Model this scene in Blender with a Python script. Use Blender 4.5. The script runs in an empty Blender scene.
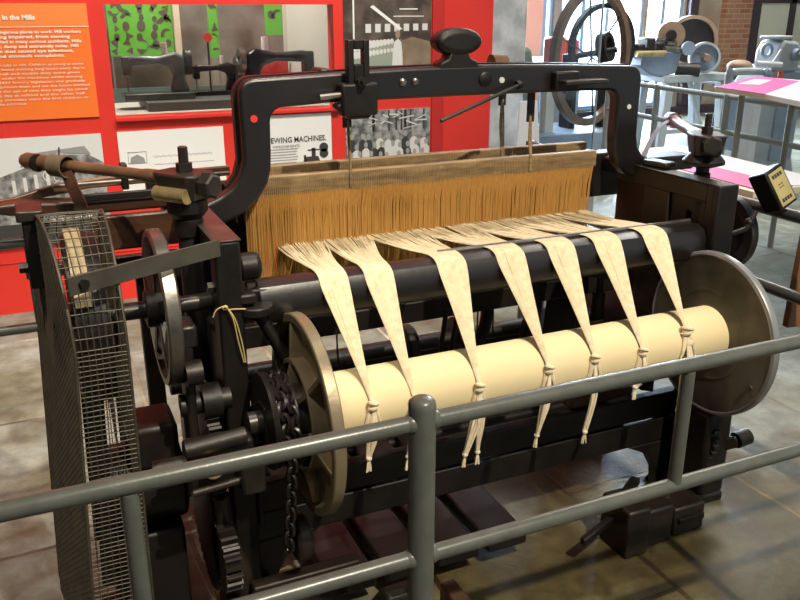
import bpy, bmesh, math, random
from mathutils import Vector, Matrix, Euler
random.seed(7)
PI = math.pi
SC = bpy.context.scene
COL = SC.collection

# ------------------------------------------------------------------ materials
def mat(name, col, rough=.5, metal=0, col2=None, scale=8, lo=.35, hi=.7, bump=0, bscale=40, spec=.5, detail=6, coat=0, stretch=None):
    m = bpy.data.materials.new(name); m.use_nodes = True
    nt = m.node_tree; n = nt.nodes; l = nt.links
    b = n['Principled BSDF']
    b.inputs['Base Color'].default_value = (*col, 1); b.inputs['Roughness'].default_value = rough
    b.inputs['Metallic'].default_value = metal; b.inputs['Specular IOR Level'].default_value = spec
    b.inputs['Coat Weight'].default_value = coat
    if col2 or bump:
        tc = n.new('ShaderNodeTexCoord'); src = tc.outputs['Object']
        if stretch:
            mp = n.new('ShaderNodeMapping'); mp.inputs['Scale'].default_value = stretch
            l.new(src, mp.inputs['Vector']); src = mp.outputs['Vector']
    if col2:
        nz = n.new('ShaderNodeTexNoise'); nz.inputs['Scale'].default_value = scale; nz.inputs['Detail'].default_value = detail
        l.new(src, nz.inputs['Vector'])
        r = n.new('ShaderNodeValToRGB'); r.color_ramp.elements[0].position = lo; r.color_ramp.elements[1].position = hi
        r.color_ramp.elements[0].color = (*col, 1); r.color_ramp.elements[1].color = (*col2, 1)
        l.new(nz.outputs['Fac'], r.inputs['Fac']); l.new(r.outputs['Color'], b.inputs['Base Color'])
    if bump:
        nb = n.new('ShaderNodeTexNoise'); nb.inputs['Scale'].default_value = bscale; nb.inputs['Detail'].default_value = 4
        l.new(src, nb.inputs['Vector'])
        bp = n.new('ShaderNodeBump'); bp.inputs['Strength'].default_value = bump; bp.inputs['Distance'].default_value = .004
        l.new(nb.outputs['Fac'], bp.inputs['Height']); l.new(bp.outputs['Normal'], b.inputs['Normal'])
    return m

def glass_mat(name, tint=(1, 1, 1), refl=1.0):
    m = bpy.data.materials.new(name); m.use_nodes = True
    nt = m.node_tree; n = nt.nodes; l = nt.links
    n.remove(n['Principled BSDF']); out = n['Material Output']
    t = n.new('ShaderNodeBsdfTransparent'); t.inputs['Color'].default_value = (*tint, 1)
    g = n.new('ShaderNodeBsdfGlossy'); g.inputs['Roughness'].default_value = .03
    f = n.new('ShaderNodeFresnel'); f.inputs['IOR'].default_value = 1.45
    mx = n.new('ShaderNodeMixShader')
    l.new(f.outputs['Fac'], mx.inputs['Fac']); l.new(t.outputs[0], mx.inputs[1]); l.new(g.outputs[0], mx.inputs[2])
    l.new(mx.outputs[0], out.inputs['Surface'])
    return m

def wave_mat(name, c1, c2, scale, axis, rough=.7, bump=.3, dist=1.0):
    m = bpy.data.materials.new(name); m.use_nodes = True
    nt = m.node_tree; n = nt.nodes; l = nt.links; b = n['Principled BSDF']
    b.inputs['Roughness'].default_value = rough; b.inputs['Specular IOR Level'].default_value = .2
    tc = n.new('ShaderNodeTexCoord')
    w = n.new('ShaderNodeTexWave'); w.wave_type = 'BANDS'; w.bands_direction = axis
    w.inputs['Scale'].default_value = scale; w.inputs['Distortion'].default_value = dist; w.inputs['Detail'].default_value = 2
    l.new(tc.outputs['Object'], w.inputs['Vector'])
    r = n.new('ShaderNodeValToRGB'); r.color_ramp.elements[0].color = (*c1, 1); r.color_ramp.elements[1].color = (*c2, 1)
    l.new(w.outputs['Fac'], r.inputs['Fac']); l.new(r.outputs['Color'], b.inputs['Base Color'])
    bp = n.new('ShaderNodeBump'); bp.inputs['Strength'].default_value = bump; bp.inputs['Distance'].default_value = .001
    l.new(w.outputs['Fac'], bp.inputs['Height']); l.new(bp.outputs['Normal'], b.inputs['Normal'])
    return m

def floor_mat():
    m = bpy.data.materials.new('flagstone'); m.use_nodes = True
    nt = m.node_tree; n = nt.nodes; l = nt.links; b = n['Principled BSDF']
    tc = n.new('ShaderNodeTexCoord')
    mp = n.new('ShaderNodeMapping'); mp.inputs['Rotation'].default_value = (0, 0, PI / 2); mp.inputs['Location'].default_value = (.12, .28, 0)
    l.new(tc.outputs['Object'], mp.inputs['Vector'])
    # gently warped joints
    nw = n.new('ShaderNodeTexNoise'); nw.inputs['Scale'].default_value = 2.5; l.new(mp.outputs['Vector'], nw.inputs['Vector'])
    vm = n.new('ShaderNodeVectorMath'); vm.operation = 'MULTIPLY_ADD'; vm.inputs[1].default_value = (.05, .05, 0)
    l.new(nw.outputs['Color'], vm.inputs[0]); l.new(mp.outputs['Vector'], vm.inputs[2])
    br = n.new('ShaderNodeTexBrick'); br.inputs['Scale'].default_value = 1.0
    br.inputs['Brick Width'].default_value = .95; br.inputs['Row Height'].default_value = .62
    br.inputs['Mortar Size'].default_value = .010; br.inputs['Mortar Smooth'].default_value = .3; br.offset = .43
    br.inputs['Color1'].default_value = (.225, .25, .215, 1); br.inputs['Color2'].default_value = (.35, .385, .345, 1)
    br.inputs['Mortar'].default_value = (.52, .48, .38, 1)
    l.new(vm.outputs[0], br.inputs['Vector'])
    nm = n.new('ShaderNodeTexNoise'); nm.inputs['Scale'].default_value = .9; nm.inputs['Detail'].default_value = 3; l.new(tc.outputs['Object'], nm.inputs['Vector'])
    rm = n.new('ShaderNodeValToRGB'); rm.color_ramp.elements[0].position = .42; rm.color_ramp.elements[1].position = .58
    rm.color_ramp.elements[0].color = (.10, .09, .075, 1); rm.color_ramp.elements[1].color = (.56, .52, .42, 1)
    l.new(nm.outputs['Fac'], rm.inputs['Fac']); l.new(rm.outputs['Color'], br.inputs['Mortar'])
    n1 = n.new('ShaderNodeTexNoise'); n1.inputs['Scale'].default_value = 1.5; n1.inputs['Detail'].default_value = 8; n1.inputs['Roughness'].default_value = .65
    l.new(tc.outputs['Object'], n1.inputs['Vector'])
    r1 = n.new('ShaderNodeValToRGB'); r1.color_ramp.elements[0].position = .40; r1.color_ramp.elements[1].position = .58
    r1.color_ramp.elements[0].color = (.50, .45, .30, 1); r1.color_ramp.elements[1].color = (1.0, 1.0, 1.0, 1)
    l.new(n1.outputs['Fac'], r1.inputs['Fac'])
    n2 = n.new('ShaderNodeTexNoise'); n2.inputs['Scale'].default_value = 9; n2.inputs['Detail'].default_value = 9; n2.inputs['Roughness'].default_value = .68
    l.new(tc.outputs['Object'], n2.inputs['Vector'])
    r2 = n.new('ShaderNodeValToRGB'); r2.color_ramp.elements[0].position = .34; r2.color_ramp.elements[1].position = .62
    r2.color_ramp.elements[0].color = (.48, .46, .42, 1); r2.color_ramp.elements[1].color = (1, 1, 1, 1)
    l.new(n2.outputs['Fac'], r2.inputs['Fac'])
    mA = n.new('ShaderNodeMixRGB'); mA.blend_type = 'MULTIPLY'; mA.inputs['Fac'].default_value = .85
    l.new(br.outputs['Color'], mA.inputs[1]); l.new(r1.outputs['Color'], mA.inputs[2])
    mB = n.new('ShaderNodeMixRGB'); mB.blend_type = 'MULTIPLY'; mB.inputs['Fac'].default_value = .9
    l.new(mA.outputs['Color'], mB.inputs[1]); l.new(r2.outputs['Color'], mB.inputs[2])
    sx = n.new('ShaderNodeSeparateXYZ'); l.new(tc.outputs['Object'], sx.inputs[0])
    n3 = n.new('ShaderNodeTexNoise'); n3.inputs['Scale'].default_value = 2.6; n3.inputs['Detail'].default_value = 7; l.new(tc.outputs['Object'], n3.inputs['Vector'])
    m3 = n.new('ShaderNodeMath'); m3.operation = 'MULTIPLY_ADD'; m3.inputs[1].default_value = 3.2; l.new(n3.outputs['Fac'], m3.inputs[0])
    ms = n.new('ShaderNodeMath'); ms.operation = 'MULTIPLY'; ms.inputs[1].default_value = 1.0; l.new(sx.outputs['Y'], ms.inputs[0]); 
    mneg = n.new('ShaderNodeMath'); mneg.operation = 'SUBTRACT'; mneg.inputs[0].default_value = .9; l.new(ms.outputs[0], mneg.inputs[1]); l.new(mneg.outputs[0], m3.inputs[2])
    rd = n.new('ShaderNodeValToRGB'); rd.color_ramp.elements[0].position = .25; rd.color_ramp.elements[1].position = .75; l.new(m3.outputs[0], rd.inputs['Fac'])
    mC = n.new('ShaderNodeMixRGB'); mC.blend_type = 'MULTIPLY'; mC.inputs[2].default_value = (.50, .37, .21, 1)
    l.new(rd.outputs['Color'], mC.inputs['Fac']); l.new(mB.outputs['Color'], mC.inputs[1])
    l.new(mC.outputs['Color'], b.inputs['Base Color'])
    rr = n.new('ShaderNodeMapRange'); rr.inputs['To Min'].default_value = .28; rr.inputs['To Max'].default_value = .62
    l.new(n2.outputs['Fac'], rr.inputs['Value']); l.new(rr.outputs[0], b.inputs['Roughness'])
    bp = n.new('ShaderNodeBump'); bp.inputs['Strength'].default_value = .5; bp.inputs['Distance'].default_value = .012
    ad = n.new('ShaderNodeMath'); ad.operation = 'MULTIPLY_ADD'; ad.inputs[1].default_value = -.6
    l.new(br.outputs['Fac'], ad.inputs[0]); l.new(n2.outputs['Fac'], ad.inputs[2])
    l.new(ad.outputs[0], bp.inputs['Height']); l.new(bp.outputs['Normal'], b.inputs['Normal'])
    return m

def brick_mat():
    m = bpy.data.materials.new('old_brick'); m.use_nodes = True
    nt = m.node_tree; n = nt.nodes; l = nt.links; b = n['Principled BSDF']; b.inputs['Roughness'].default_value = .85
    tc = n.new('ShaderNodeTexCoord'); mp = n.new('ShaderNodeMapping'); mp.inputs['Rotation'].default_value = (-PI / 2, 0, 0)
    l.new(tc.outputs['Object'], mp.inputs['Vector'])
    br = n.new('ShaderNodeTexBrick'); br.inputs['Scale'].default_value = 1
    br.inputs['Brick Width'].default_value = .23; br.inputs['Row Height'].default_value = .075; br.inputs['Mortar Size'].default_value = .008
    br.inputs['Color1'].default_value = (.30, .10, .05, 1); br.inputs['Color2'].default_value = (.38, .19, .11, 1); br.inputs['Mortar'].default_value = (.35, .28, .2, 1)
    l.new(mp.outputs['Vector'], br.inputs['Vector'])
    l.new(br.outputs['Color'], b.inputs['Base Color'])
    return m

M = {}
M['iron'] = mat('black_iron', (.006, .0052, .0048), .47, .0, (.016, .012, .0095), 9, .4, .75, .25, 60, spec=.38)
M['iron_gloss'] = mat('oiled_iron', (.006, .0050, .0052), .36, .0, (.013, .0095, .0095), 6, .4, .75, .12, 50, spec=.6)
M['iron_brown'] = mat('rusty_iron', (.0085, .0062, .005), .46, .0, (.024, .015, .010), 10, .35, .7, .3, 50)
M['red_iron'] = mat('worn_red_iron', (.03, .025, .023), .34, .0, (.07, .048, .042), 14, .35, .7, .15, 60)
M['steel'] = mat('worn_steel', (.28, .26, .24), .35, .85, (.16, .14, .12), 18, .35, .7, .1, 80)
M['bar_grey'] = mat('grey_brown_bar', (.085, .078, .062), .5, .2, (.05, .046, .038), 16)
M['steel_dark'] = mat('dull_steel', (.055, .05, .046), .36, .6, (.03, .027, .024), 14, .35, .7, .1, 80)
M['brass'] = mat('old_brass', (.55, .45, .24), .3, .7, (.35, .26, .12), 20, .35, .7)
M['flange_cast'] = mat('cast_flange_metal', (.30, .245, .155), .40, .5, (.15, .12, .075), 9, .35, .7, .2, 60)
M['flange_disc'] = mat('mottled_disc_metal', (.06, .052, .038), .5, .35, (.26, .23, .175), 3.6, .35, .68, .1, 60)
M['rim_metal'] = mat('bright_rim_metal', (.42, .43, .44), .35, .6, (.30, .30, .30), 10)
M['paint_grey'] = mat('grey_rail_paint', (.088, .096, .085), .3, 0, (.105, .113, .10), 30, .4, .6, .05, 120, spec=.5)
M['paint_pale'] = mat('pale_grey_rail_paint', (.30, .31, .28), .4)
M['paint_dark'] = mat('dark_grey_rail_paint', (.06, .065, .06), .35)
M['yarn_roll'] = wave_mat('wound_cream_yarn', (.76, .63, .37), (.82, .69, .42), 260, 'X', .75, .25, .6)
M['yarn'] = mat('cream_yarn', (.84, .74, .54), .8, 0, (.72, .60, .40), 60, .35, .7, spec=.15)
M['heddle'] = mat('varnished_heddle_cotton', (.56, .31, .09), .6, 0, (.42, .215, .052), 30, .3, .7, spec=.3, stretch=(14, 14, .4))
M['wood_old'] = mat('greasy_pale_wood', (.33, .23, .11), .6, 0, (.16, .10, .05), 12, .35, .72, .2, 60, stretch=(1, 6, 6))
M['wood_pick'] = mat('worn_hickory', (.075, .036, .02), .36, 0, (.20, .11, .06), 6, .35, .7, .15, 50)
M['wood_pale'] = mat('highlit_stick_wood', (.25, .14, .085), .4, 0, (.15, .075, .045), 8)  # paler stick wood, its highlight put into the colour
M['wood_red'] = mat('dark_red_wood', (.028, .014, .009), .36, 0, (.075, .034, .018), 7, .35, .7, .1, 50, stretch=(1, 5, 5))
M['leather'] = mat('grey_brown_leather', (.16, .125, .08), .6, 0, (.10, .075, .045), 20)
M['leather_red'] = mat('red_brown_leather', (.12, .05, .03), .5, 0, (.07, .03, .02), 20)
M['belt'] = mat('tan_belt', (.42, .34, .20), .6, 0, (.30, .23, .13), 20)
M['mesh_wire'] = mat('dirty_wire', (.085, .074, .052), .55, .3, (.045, .038, .028), 25)
M['mesh_pale'] = mat('galvanised_wire', (.090, .078, .055), .5, .3, (.05, .043, .032), 25)
M['string'] = mat('yellow_string', (.55, .42, .16), .8)
M['red'] = mat('red_wall_paint', (.70, .030, .018), .55, 0, (.74, .036, .022), 3)
M['red_dark'] = mat('deep_red_paint', (.52, .022, .018), .5)
M['orange'] = mat('orange_print', (.92, .185, .026), .5)
M['orange_pale'] = mat('pale_orange_print', (.92, .24, .05), .5)
M['ink_white'] = mat('white_lettering', (.88, .80, .66), .6)
M['ink_black'] = mat('black_ink', (.03, .03, .03), .6)
M['paper'] = mat('white_paper', (.84, .83, .80), .6)
M['paper_grey'] = mat('grey_print', (.30, .30, .30), .6)
M['photo_sky'] = mat('photo_pale_grey', (.70, .71, .70), .5)
M['photo_mid'] = mat('photo_mid_grey', (.10, .10, .10), .5, 0, (.40, .40, .39), 26, .38, .64)
M['photo_dark'] = mat('photo_dark_grey', (.045, .045, .045), .5)
M['photo_white'] = mat('photo_white', (.68, .67, .64), .5)
M['sepia_dark'] = mat('photo_sepia_dark', (.05, .036, .028), .4, 0, (.16, .12, .09), 9, .4, .7)
M['sepia_mid'] = mat('photo_sepia_mid', (.20, .14, .09), .4, 0, (.28, .21, .13), 12)
M['skin_print'] = mat('photo_skin_tone', (.33, .22, .15), .5)
M['face_grey'] = mat('photo_face_grey', (.36, .34, .32), .5)
M['photo_green'] = mat('photo_green_grey', (.30, .34, .27), .5)
M['green'] = mat('lime_green_panel', (.14, .52, .055), .45)
M['case_grey'] = mat('case_backdrop_grey', (.17, .15, .12), .7, 0, (.30, .27, .22), 5)
M['cut_brown'] = mat('brown_behind_fretwork', (.11, .095, .07), .8)
M['case_teal'] = mat('teal_shelf_edge', (.13, .20, .19), .5)
M['case_base'] = mat('grey_plinth_paint', (.12, .125, .115), .5)
M['cream'] = mat('cream_paint', (.70, .66, .50), .6)
M['off_white'] = mat('off_white_paint', (.66, .65, .58), .6)
M['grey_pillar'] = mat('whitewashed_stone', (.62, .64, .66), .7, 0, (.38, .40, .42), 7, .4, .62)
M['machine_green'] = mat('grey_green_enamel', (.15, .18, .16), .25, 0, (.10, .125, .11), 12)
M['black_enamel'] = mat('black_enamel', (.012, .012, .014), .2)
M['blue_grey'] = mat('blue_grey_paint', (.27, .33, .42), .45, 0, (.20, .25, .32), 6)
M['light_grey'] = mat('light_grey_paint', (.42, .45, .46), .45, 0, (.34, .37, .38), 6)
M['wood_wheel'] = mat('brown_wheel_wood', (.17, .095, .05), .5, 0, (.09, .05, .03), 8)
M['tan_disc'] = mat('tan_disc', (.34, .23, .14), .5, 0, (.22, .14, .09), 8)
M['cloth_green'] = mat('mossy_green_paint', (.10, .13, .085), .7, 0, (.16, .19, .12), 12)
M['red_box'] = mat('red_box_paint', (.68, .09, .06), .5)
M['pink'] = mat('magenta_print', (.62, .028, .26), .5)
M['white_print'] = mat('white_print', (.80, .80, .82), .45)
M['plaster'] = mat('stained_plaster', (.42, .35, .26), .8, 0, (.27, .20, .13), 1.6, .35, .65)
M['ceiling'] = mat('ceiling_paint', (.36, .35, .33), .9)
M['wall_white'] = mat('wall_paint', (.45, .43, .40), .85)
M['frame_dark'] = mat('dark_window_frame', (.05, .035, .045), .5)
M['frame_blue'] = mat('pale_blue_frame', (.30, .42, .62), .5)
M['door_pane'] = mat('pale_blind', (.58, .60, .46), .7)
M['label_yellow'] = mat('yellow_label', (.46, .39, .17), .5, 0, (.36, .30, .13), 12)
M['board_brown'] = mat('brown_board_wood', (.26, .12, .05), .45, 0, (.18, .08, .035), 5)
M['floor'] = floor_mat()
M['brick'] = brick_mat()
M['glass'] = glass_mat('clear_glass', (.96, .98, .98))
M['glass_pale'] = glass_mat('pale_blue_glass', (.86, .92, .96))
M['salmon'] = mat('salmon_banner', (.85, .38, .25), .6)

# ------------------------------------------------------------------ mesh builder
class MB:
    def __init__(s): s.bm = bmesh.new(); s.mi = 0
    def _f(s, vs):
        try:
            f = s.bm.faces.new(vs); f.material_index = s.mi; return f
        except ValueError: return None
    def bx(s, x0, x1, y0, y1, z0, z1, M4=None):
        P = [Vector((x, y, z)) for z in (z0, z1) for y in (y0, y1) for x in (x0, x1)]
        if M4: P = [M4 @ p for p in P]
        v = [s.bm.verts.new(p) for p in P]
        for q in ((0, 2, 3, 1), (4, 5, 7, 6), (0, 1, 5, 4), (1, 3, 7, 5), (3, 2, 6, 7), (2, 0, 4, 6)): s._f([v[i] for i in q])
        return s
    def obox(s, c, size, rot=(0, 0, 0)):
        h = [a / 2 for a in size]
        return s.bx(-h[0], h[0], -h[1], h[1], -h[2], h[2], Matrix.Translation(c) @ Euler(rot).to_matrix().to_4x4())
    def bar(s, p0, p1, w, t, up=(0, 0, 1)):
        p0, p1 = Vector(p0), Vector(p1); d = (p1 - p0); L = d.length; d.normalize()
        u = Vector(up); sd = d.cross(u)
        if sd.length < 1e-4: sd = d.cross(Vector((1, 0, 0)))
        sd.normalize(); u = sd.cross(d)
        R = Matrix((d, sd, u)).transposed().to_4x4(); R.translation = p0
        return s.bx(0, L, -w / 2, w / 2, -t / 2, t / 2, R)
    def sweep(s, pts, sect, cap=True, closed=False, up=None):
        """sect(i)->list of (a,b) offsets in the frame"""
        pts = [Vector(p) for p in pts]; n = len(pts); rings = []
        prev = None
        for i, p in enumerate(pts):
            if closed: d = pts[(i + 1) % n] - pts[i - 1]
            else: d = pts[min(i + 1, n - 1)] - pts[max(i - 1, 0)]
            d.normalize()
            if prev is None:
                a = Vector(up) if up else (Vector((0, 0, 1)) if abs(d.z) < .9 else Vector((1, 0, 0)))
            else: a = prev
            a = a - d * a.dot(d)
            if a.length < 1e-5: a = d.orthogonal()
            a.normalize(); prev = a; b = d.cross(a)
            rings.append([s.bm.verts.new(p + a * u + b * v) for u, v in sect(i)])
        k = len(rings[0]); rng = n if closed else n - 1
        for i in range(rng):
            A, B = rings[i], rings[(i + 1) % n]
            for j in range(k): s._f([A[j], A[(j + 1) % k], B[(j + 1) % k], B[j]])
        if cap and not closed:
            s._f(rings[0][::-1]); s._f(rings[-1])
        return s
    def tube(s, pts, r, n=8, cap=True, closed=False):
        rr = r if isinstance(r, (list, tuple)) else [r] * len(pts)
        return s.sweep(pts, lambda i: [(rr[i] * math.cos(2 * PI * j / n), rr[i] * math.sin(2 * PI * j / n)) for j in range(n)], cap, closed)
    def strap(s, pts, w, t, up):
        """flat band, w across 'up' direction, t thick"""
        return s.sweep(pts, lambda i: [(w / 2, t / 2), (-w / 2, t / 2), (-w / 2, -t / 2), (w / 2, -t / 2)], True, False, up)
    def cyl(s, p0, p1, r0, r1=None, n=28):
        r1 = r0 if r1 is None else r1
        return s.tube([p0, p1], [r0, r1], n)
    def lathe(s, prof, c, axis, n=48, cap=False):
        """prof: (t along axis, radius)"""
        c = Vector(c); d = Vector(axis).normalized(); a = d.orthogonal().normalized(); b = d.cross(a)
        rings = []
        for t, r in prof:
            rings.append([s.bm.verts.new(c + d * t + (a * math.cos(2 * PI * j / n) + b * math.sin(2 * PI * j / n)) * max(r, 1e-4)) for j in range(n)])
        for A, B in zip(rings, rings[1:]):
            for j in range(n): s._f([A[j], A[(j + 1) % n], B[(j + 1) % n], B[j]])
        if cap: s._f(rings[0][::-1]); s._f(rings[-1])
        return s
    def prism(s, poly, ax, a0, a1):
        """poly of 2D points in the plane normal to ax, extruded a0..a1.  x:(y,z) y:(x,z) z:(x,y)"""
        def mk(p, a): return {'x': (a, p[0], p[1]), 'y': (p[0], a, p[1]), 'z': (p[0], p[1], a)}[ax]
        A = [s.bm.verts.new(mk(p, a0)) for p in poly]; B = [s.bm.verts.new(mk(p, a1)) for p in poly]
        k = len(poly); s._f(A[::-1]); s._f(B)
        for j in range(k): s._f([A[j], A[(j + 1) % k], B[(j + 1) % k], B[j]])
        return s
    def ball(s, c, r, sc=(1, 1, 1), n=14):
        c = Vector(c); prof = []
        m = n // 2; rings = []
        for i in range(m + 1):
            th = PI * i / m
            rings.append([s.bm.verts.new(c + Vector((r * sc[0] * max(math.sin(th), .01) * math.cos(2 * PI * j / n), r * sc[1] * max(math.sin(th), .01) * math.sin(2 * PI * j / n), r * sc[2] * math.cos(th)))) for j in range(n)])
        for A, B in zip(rings, rings[1:]):
            for j in range(n): s._f([A[j], B[j], B[(j + 1) % n], A[(j + 1) % n]])
        s._f(rings[0]); s._f(rings[-1][::-1])
        return s
    def gear(s, c, r, x0, x1, teeth=28, depth=.014):
        poly = []
        for i in range(teeth):
            for f, rr in ((0, r - depth), (.25, r), (.5, r), (.75, r - depth)):
                a = 2 * PI * (i + f) / teeth; poly.append((c[0] + rr * math.cos(a), c[1] + rr * math.sin(a)))
        return s.prism(poly, 'x', x0, x1)
    def torus(s, c, R, r, ax, n=32, m=8, sc=1):
        c = Vector(c); d = Vector(ax).normalized(); a = d.orthogonal().normalized(); b = d.cross(a)
        return s.tube([c + a * R * math.cos(2 * PI * i / n) + b * R * sc * math.sin(2 * PI * i / n) for i in range(n)], r, m, closed=True)
    def grid_plate(s, x0, x1, ys, zs, holes):
        """plate normal to X made of cells; holes = set of (iy,iz) left open"""
        vs = {}
        def V(x, i, j):
            k = (x, i, j)
            if k not in vs: vs[k] = s.bm.verts.new((x, ys[i], zs[j]))
            return vs[k]
        ny, nz = len(ys) - 1, len(zs) - 1
        solid = lambda i, j: 0 <= i < ny and 0 <= j < nz and (i, j) not in holes
        for i in range(ny):
            for j in range(nz):
                if not solid(i, j): continue
                s._f([V(x0, i, j), V(x0, i, j + 1), V(x0, i + 1, j + 1), V(x0, i + 1, j)])
                s._f([V(x1, i, j), V(x1, i + 1, j), V(x1, i + 1, j + 1), V(x1, i, j + 1)])
                if not solid(i - 1, j): s._f([V(x0, i, j), V(x1, i, j), V(x1, i, j + 1), V(x0, i, j + 1)])
                if not solid(i + 1, j): s._f([V(x0, i + 1, j), V(x0, i + 1, j + 1), V(x1, i + 1, j + 1), V(x1, i + 1, j)])
                if not solid(i, j - 1): s._f([V(x0, i, j), V(x0, i + 1, j), V(x1, i + 1, j), V(x1, i, j)])
                if not solid(i, j + 1): s._f([V(x0, i, j + 1), V(x1, i, j + 1), V(x1, i + 1, j + 1), V(x0, i + 1, j + 1)])
        return s
    def build(s, name, m, parent=None, origin=None, bev=0, seg=2, smooth=True, ang=35):
        org = Vector(origin) if origin is not None else (ROOT[0] if parent is not None else Vector((0, 0, 0)))
        if parent is not None: org = base_of(parent)
        for v in s.bm.verts: v.co -= org
        bmesh.ops.recalc_face_normals(s.bm, faces=s.bm.faces)
        me = bpy.data.meshes.new(name); s.bm.to_mesh(me); s.bm.free()
        for mm in (m if isinstance(m, (list, tuple)) else [m]): me.materials.append(mm)
        if smooth:
            for p in me.polygons: p.use_smooth = True
            me.set_sharp_from_angle(angle=math.radians(ang))
        o = bpy.data.objects.new(name, me); COL.objects.link(o)
        if parent is not None: o.parent = parent
        else: o.location = org
        if bev:
            b = o.modifiers.new('bevel', 'BEVEL'); b.width = bev; b.segments = seg; b.limit_method = 'ANGLE'; b.angle_limit = math.radians(40)
        return o

ROOT = [Vector((0, 0, 0))]
BASE = {}
def base_of(o):
    while o.parent is not None: o = o.parent
    return Vector(o.location)

def tag(o, label, cat, group=None):
    o['label'] = label; o['category'] = cat
    if group: o['group'] = group
    return o
def thing(name, loc, label, cat, group=None):
    o = bpy.data.objects.new(name, None); o.empty_display_size = .1; COL.objects.link(o); o.location = loc
    return tag(o, label, cat, group)
def structure(o): o['kind'] = 'structure'; return o
def lab(o, label): o['label'] = label; return o

def arc(cx, cy, r, a0, a1, n=6):
    return [(cx + r * math.cos(math.radians(a0 + (a1 - a0) * i / n)), cy + r * math.sin(math.radians(a0 + (a1 - a0) * i / n))) for i in range(n + 1)]
def smooth_path(pts, n=8):
    """Catmull-Rom through the points"""
    P = [Vector(p) for p in pts]; out = []
    for i in range(len(P) - 1):
        p0 = P[max(i - 1, 0)]; p1 = P[i]; p2 = P[i + 1]; p3 = P[min(i + 2, len(P) - 1)]
        for k in range(n):
            t = k / n
            out.append(.5 * ((2 * p1) + (p2 - p0) * t + (2 * p0 - 5 * p1 + 4 * p2 - p3) * t * t + (3 * p1 - p0 - 3 * p2 + p3) * t ** 3))
    out.append(P[-1]); return out

def merge_print(t, first, name, skip=('sheet',)):
    """the printed layers of one picture become one flat mesh with several inks"""
    kids = [o for o in COL.objects if o.parent == t and o.name.split('.')[0] not in skip]
    if not kids: return
    bm = bmesh.new(); mats = []
    for o in kids:
        n0 = len(bm.faces); bm.from_mesh(o.data); bm.faces.ensure_lookup_table()
        m = o.data.materials[0]
        if m not in mats: mats.append(m)
        for f in bm.faces[n0:]: f.material_index = mats.index(m)
    me = bpy.data.meshes.new(name); bm.to_mesh(me); bm.free()
    for m in mats: me.materials.append(m)
    for o in kids: bpy.data.objects.remove(o)
    o = bpy.data.objects.new(name, me); COL.objects.link(o); o.parent = t
    return o

def wall_text(txt, x, z, y, size, m, parent, name, align='LEFT', bold=0, width=None, spacing=1.0):
    """lettering standing on a wall that faces -Y, just in front of it"""
    cu = bpy.data.curves.new(name, 'FONT'); cu.body = txt; cu.size = size; cu.align_x = align; cu.extrude = .0006
    cu.offset = bold; cu.resolution_u = 2; cu.space_line = spacing
    tmp = bpy.data.objects.new(name, cu); COL.objects.link(tmp)
    bpy.context.view_layer.update()
    dg = bpy.context.evaluated_depsgraph_get()
    me = bpy.data.meshes.new_from_object(tmp.evaluated_get(dg))
    bpy.data.objects.remove(tmp)
    if width:
        xs = [v.co.x for v in me.vertices]
        k = width / max(max(xs) - min(xs), 1e-6)
        for v in me.vertices: v.co.x *= k
    b = base_of(parent)
    for v in me.vertices:
        c = v.co.copy(); v.co = Vector((x + c.x, y - c.z - .0012, z + c.y)) - b
    me.materials.clear(); me.materials.append(m)
    o = bpy.data.objects.new(name, me); COL.objects.link(o); o.parent = parent
    return o

# ------------------------------------------------------------------ room
XW0, XW1, YF, YB, ZC = -3.2, 13.5, -3.2, 10.5, 5.2
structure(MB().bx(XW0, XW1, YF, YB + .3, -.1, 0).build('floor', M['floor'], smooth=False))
structure(MB().bx(XW0, XW1, YF, YB + .3, ZC, ZC + .1).build('ceiling', M['ceiling'], smooth=False))
structure(MB().bx(XW0 - .1, XW0, YF, YB + .3, 0, ZC).build('wall_left', M['wall_white'], smooth=False))
structure(MB().bx(XW1, XW1 + .1, YF, YB + .3, 0, ZC).build('wall_right', M['wall_white'], smooth=False))
structure(MB().bx(XW0, XW1, YF - .1, YF, 0, ZC).build('wall_front', M['wall_white'], smooth=False))
# red display wall with a through-opening for the glazed case
WX1 = 2.79
CX0, CX1, CZ0, CZ1 = .462, 1.722, 1.035, 1.613
mb = MB()
mb.bx(XW0, CX0, 4.8, 4.9, 0, ZC); mb.bx(CX1, WX1, 4.8, 4.9, 0, ZC); mb.bx(CX0, CX1, 4.8, 4.9, 0, CZ0); mb.bx(CX0, CX1, 4.8, 4.9, CZ1, ZC)
structure(mb.build('wall_back', M['red'], smooth=False))
# two pilaster strips of the red wall, and the seam of the lower panel
structure(MB().bx(2.36, 2.44, 4.785, 4.8, 0, ZC).build('trim_1', M['red_dark'], smooth=False, bev=.004))
structure(MB().bx(XW0, 2.36, 4.796, 4.8, .285, .288).build('trim_2', M['red_dark'], smooth=False))
structure(MB().bx(CX0 - .004, CX1 + .02, 4.776, 4.8, CZ0 - .022, CZ0).build('trim_3', M['red'], smooth=False, bev=.003))

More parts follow.
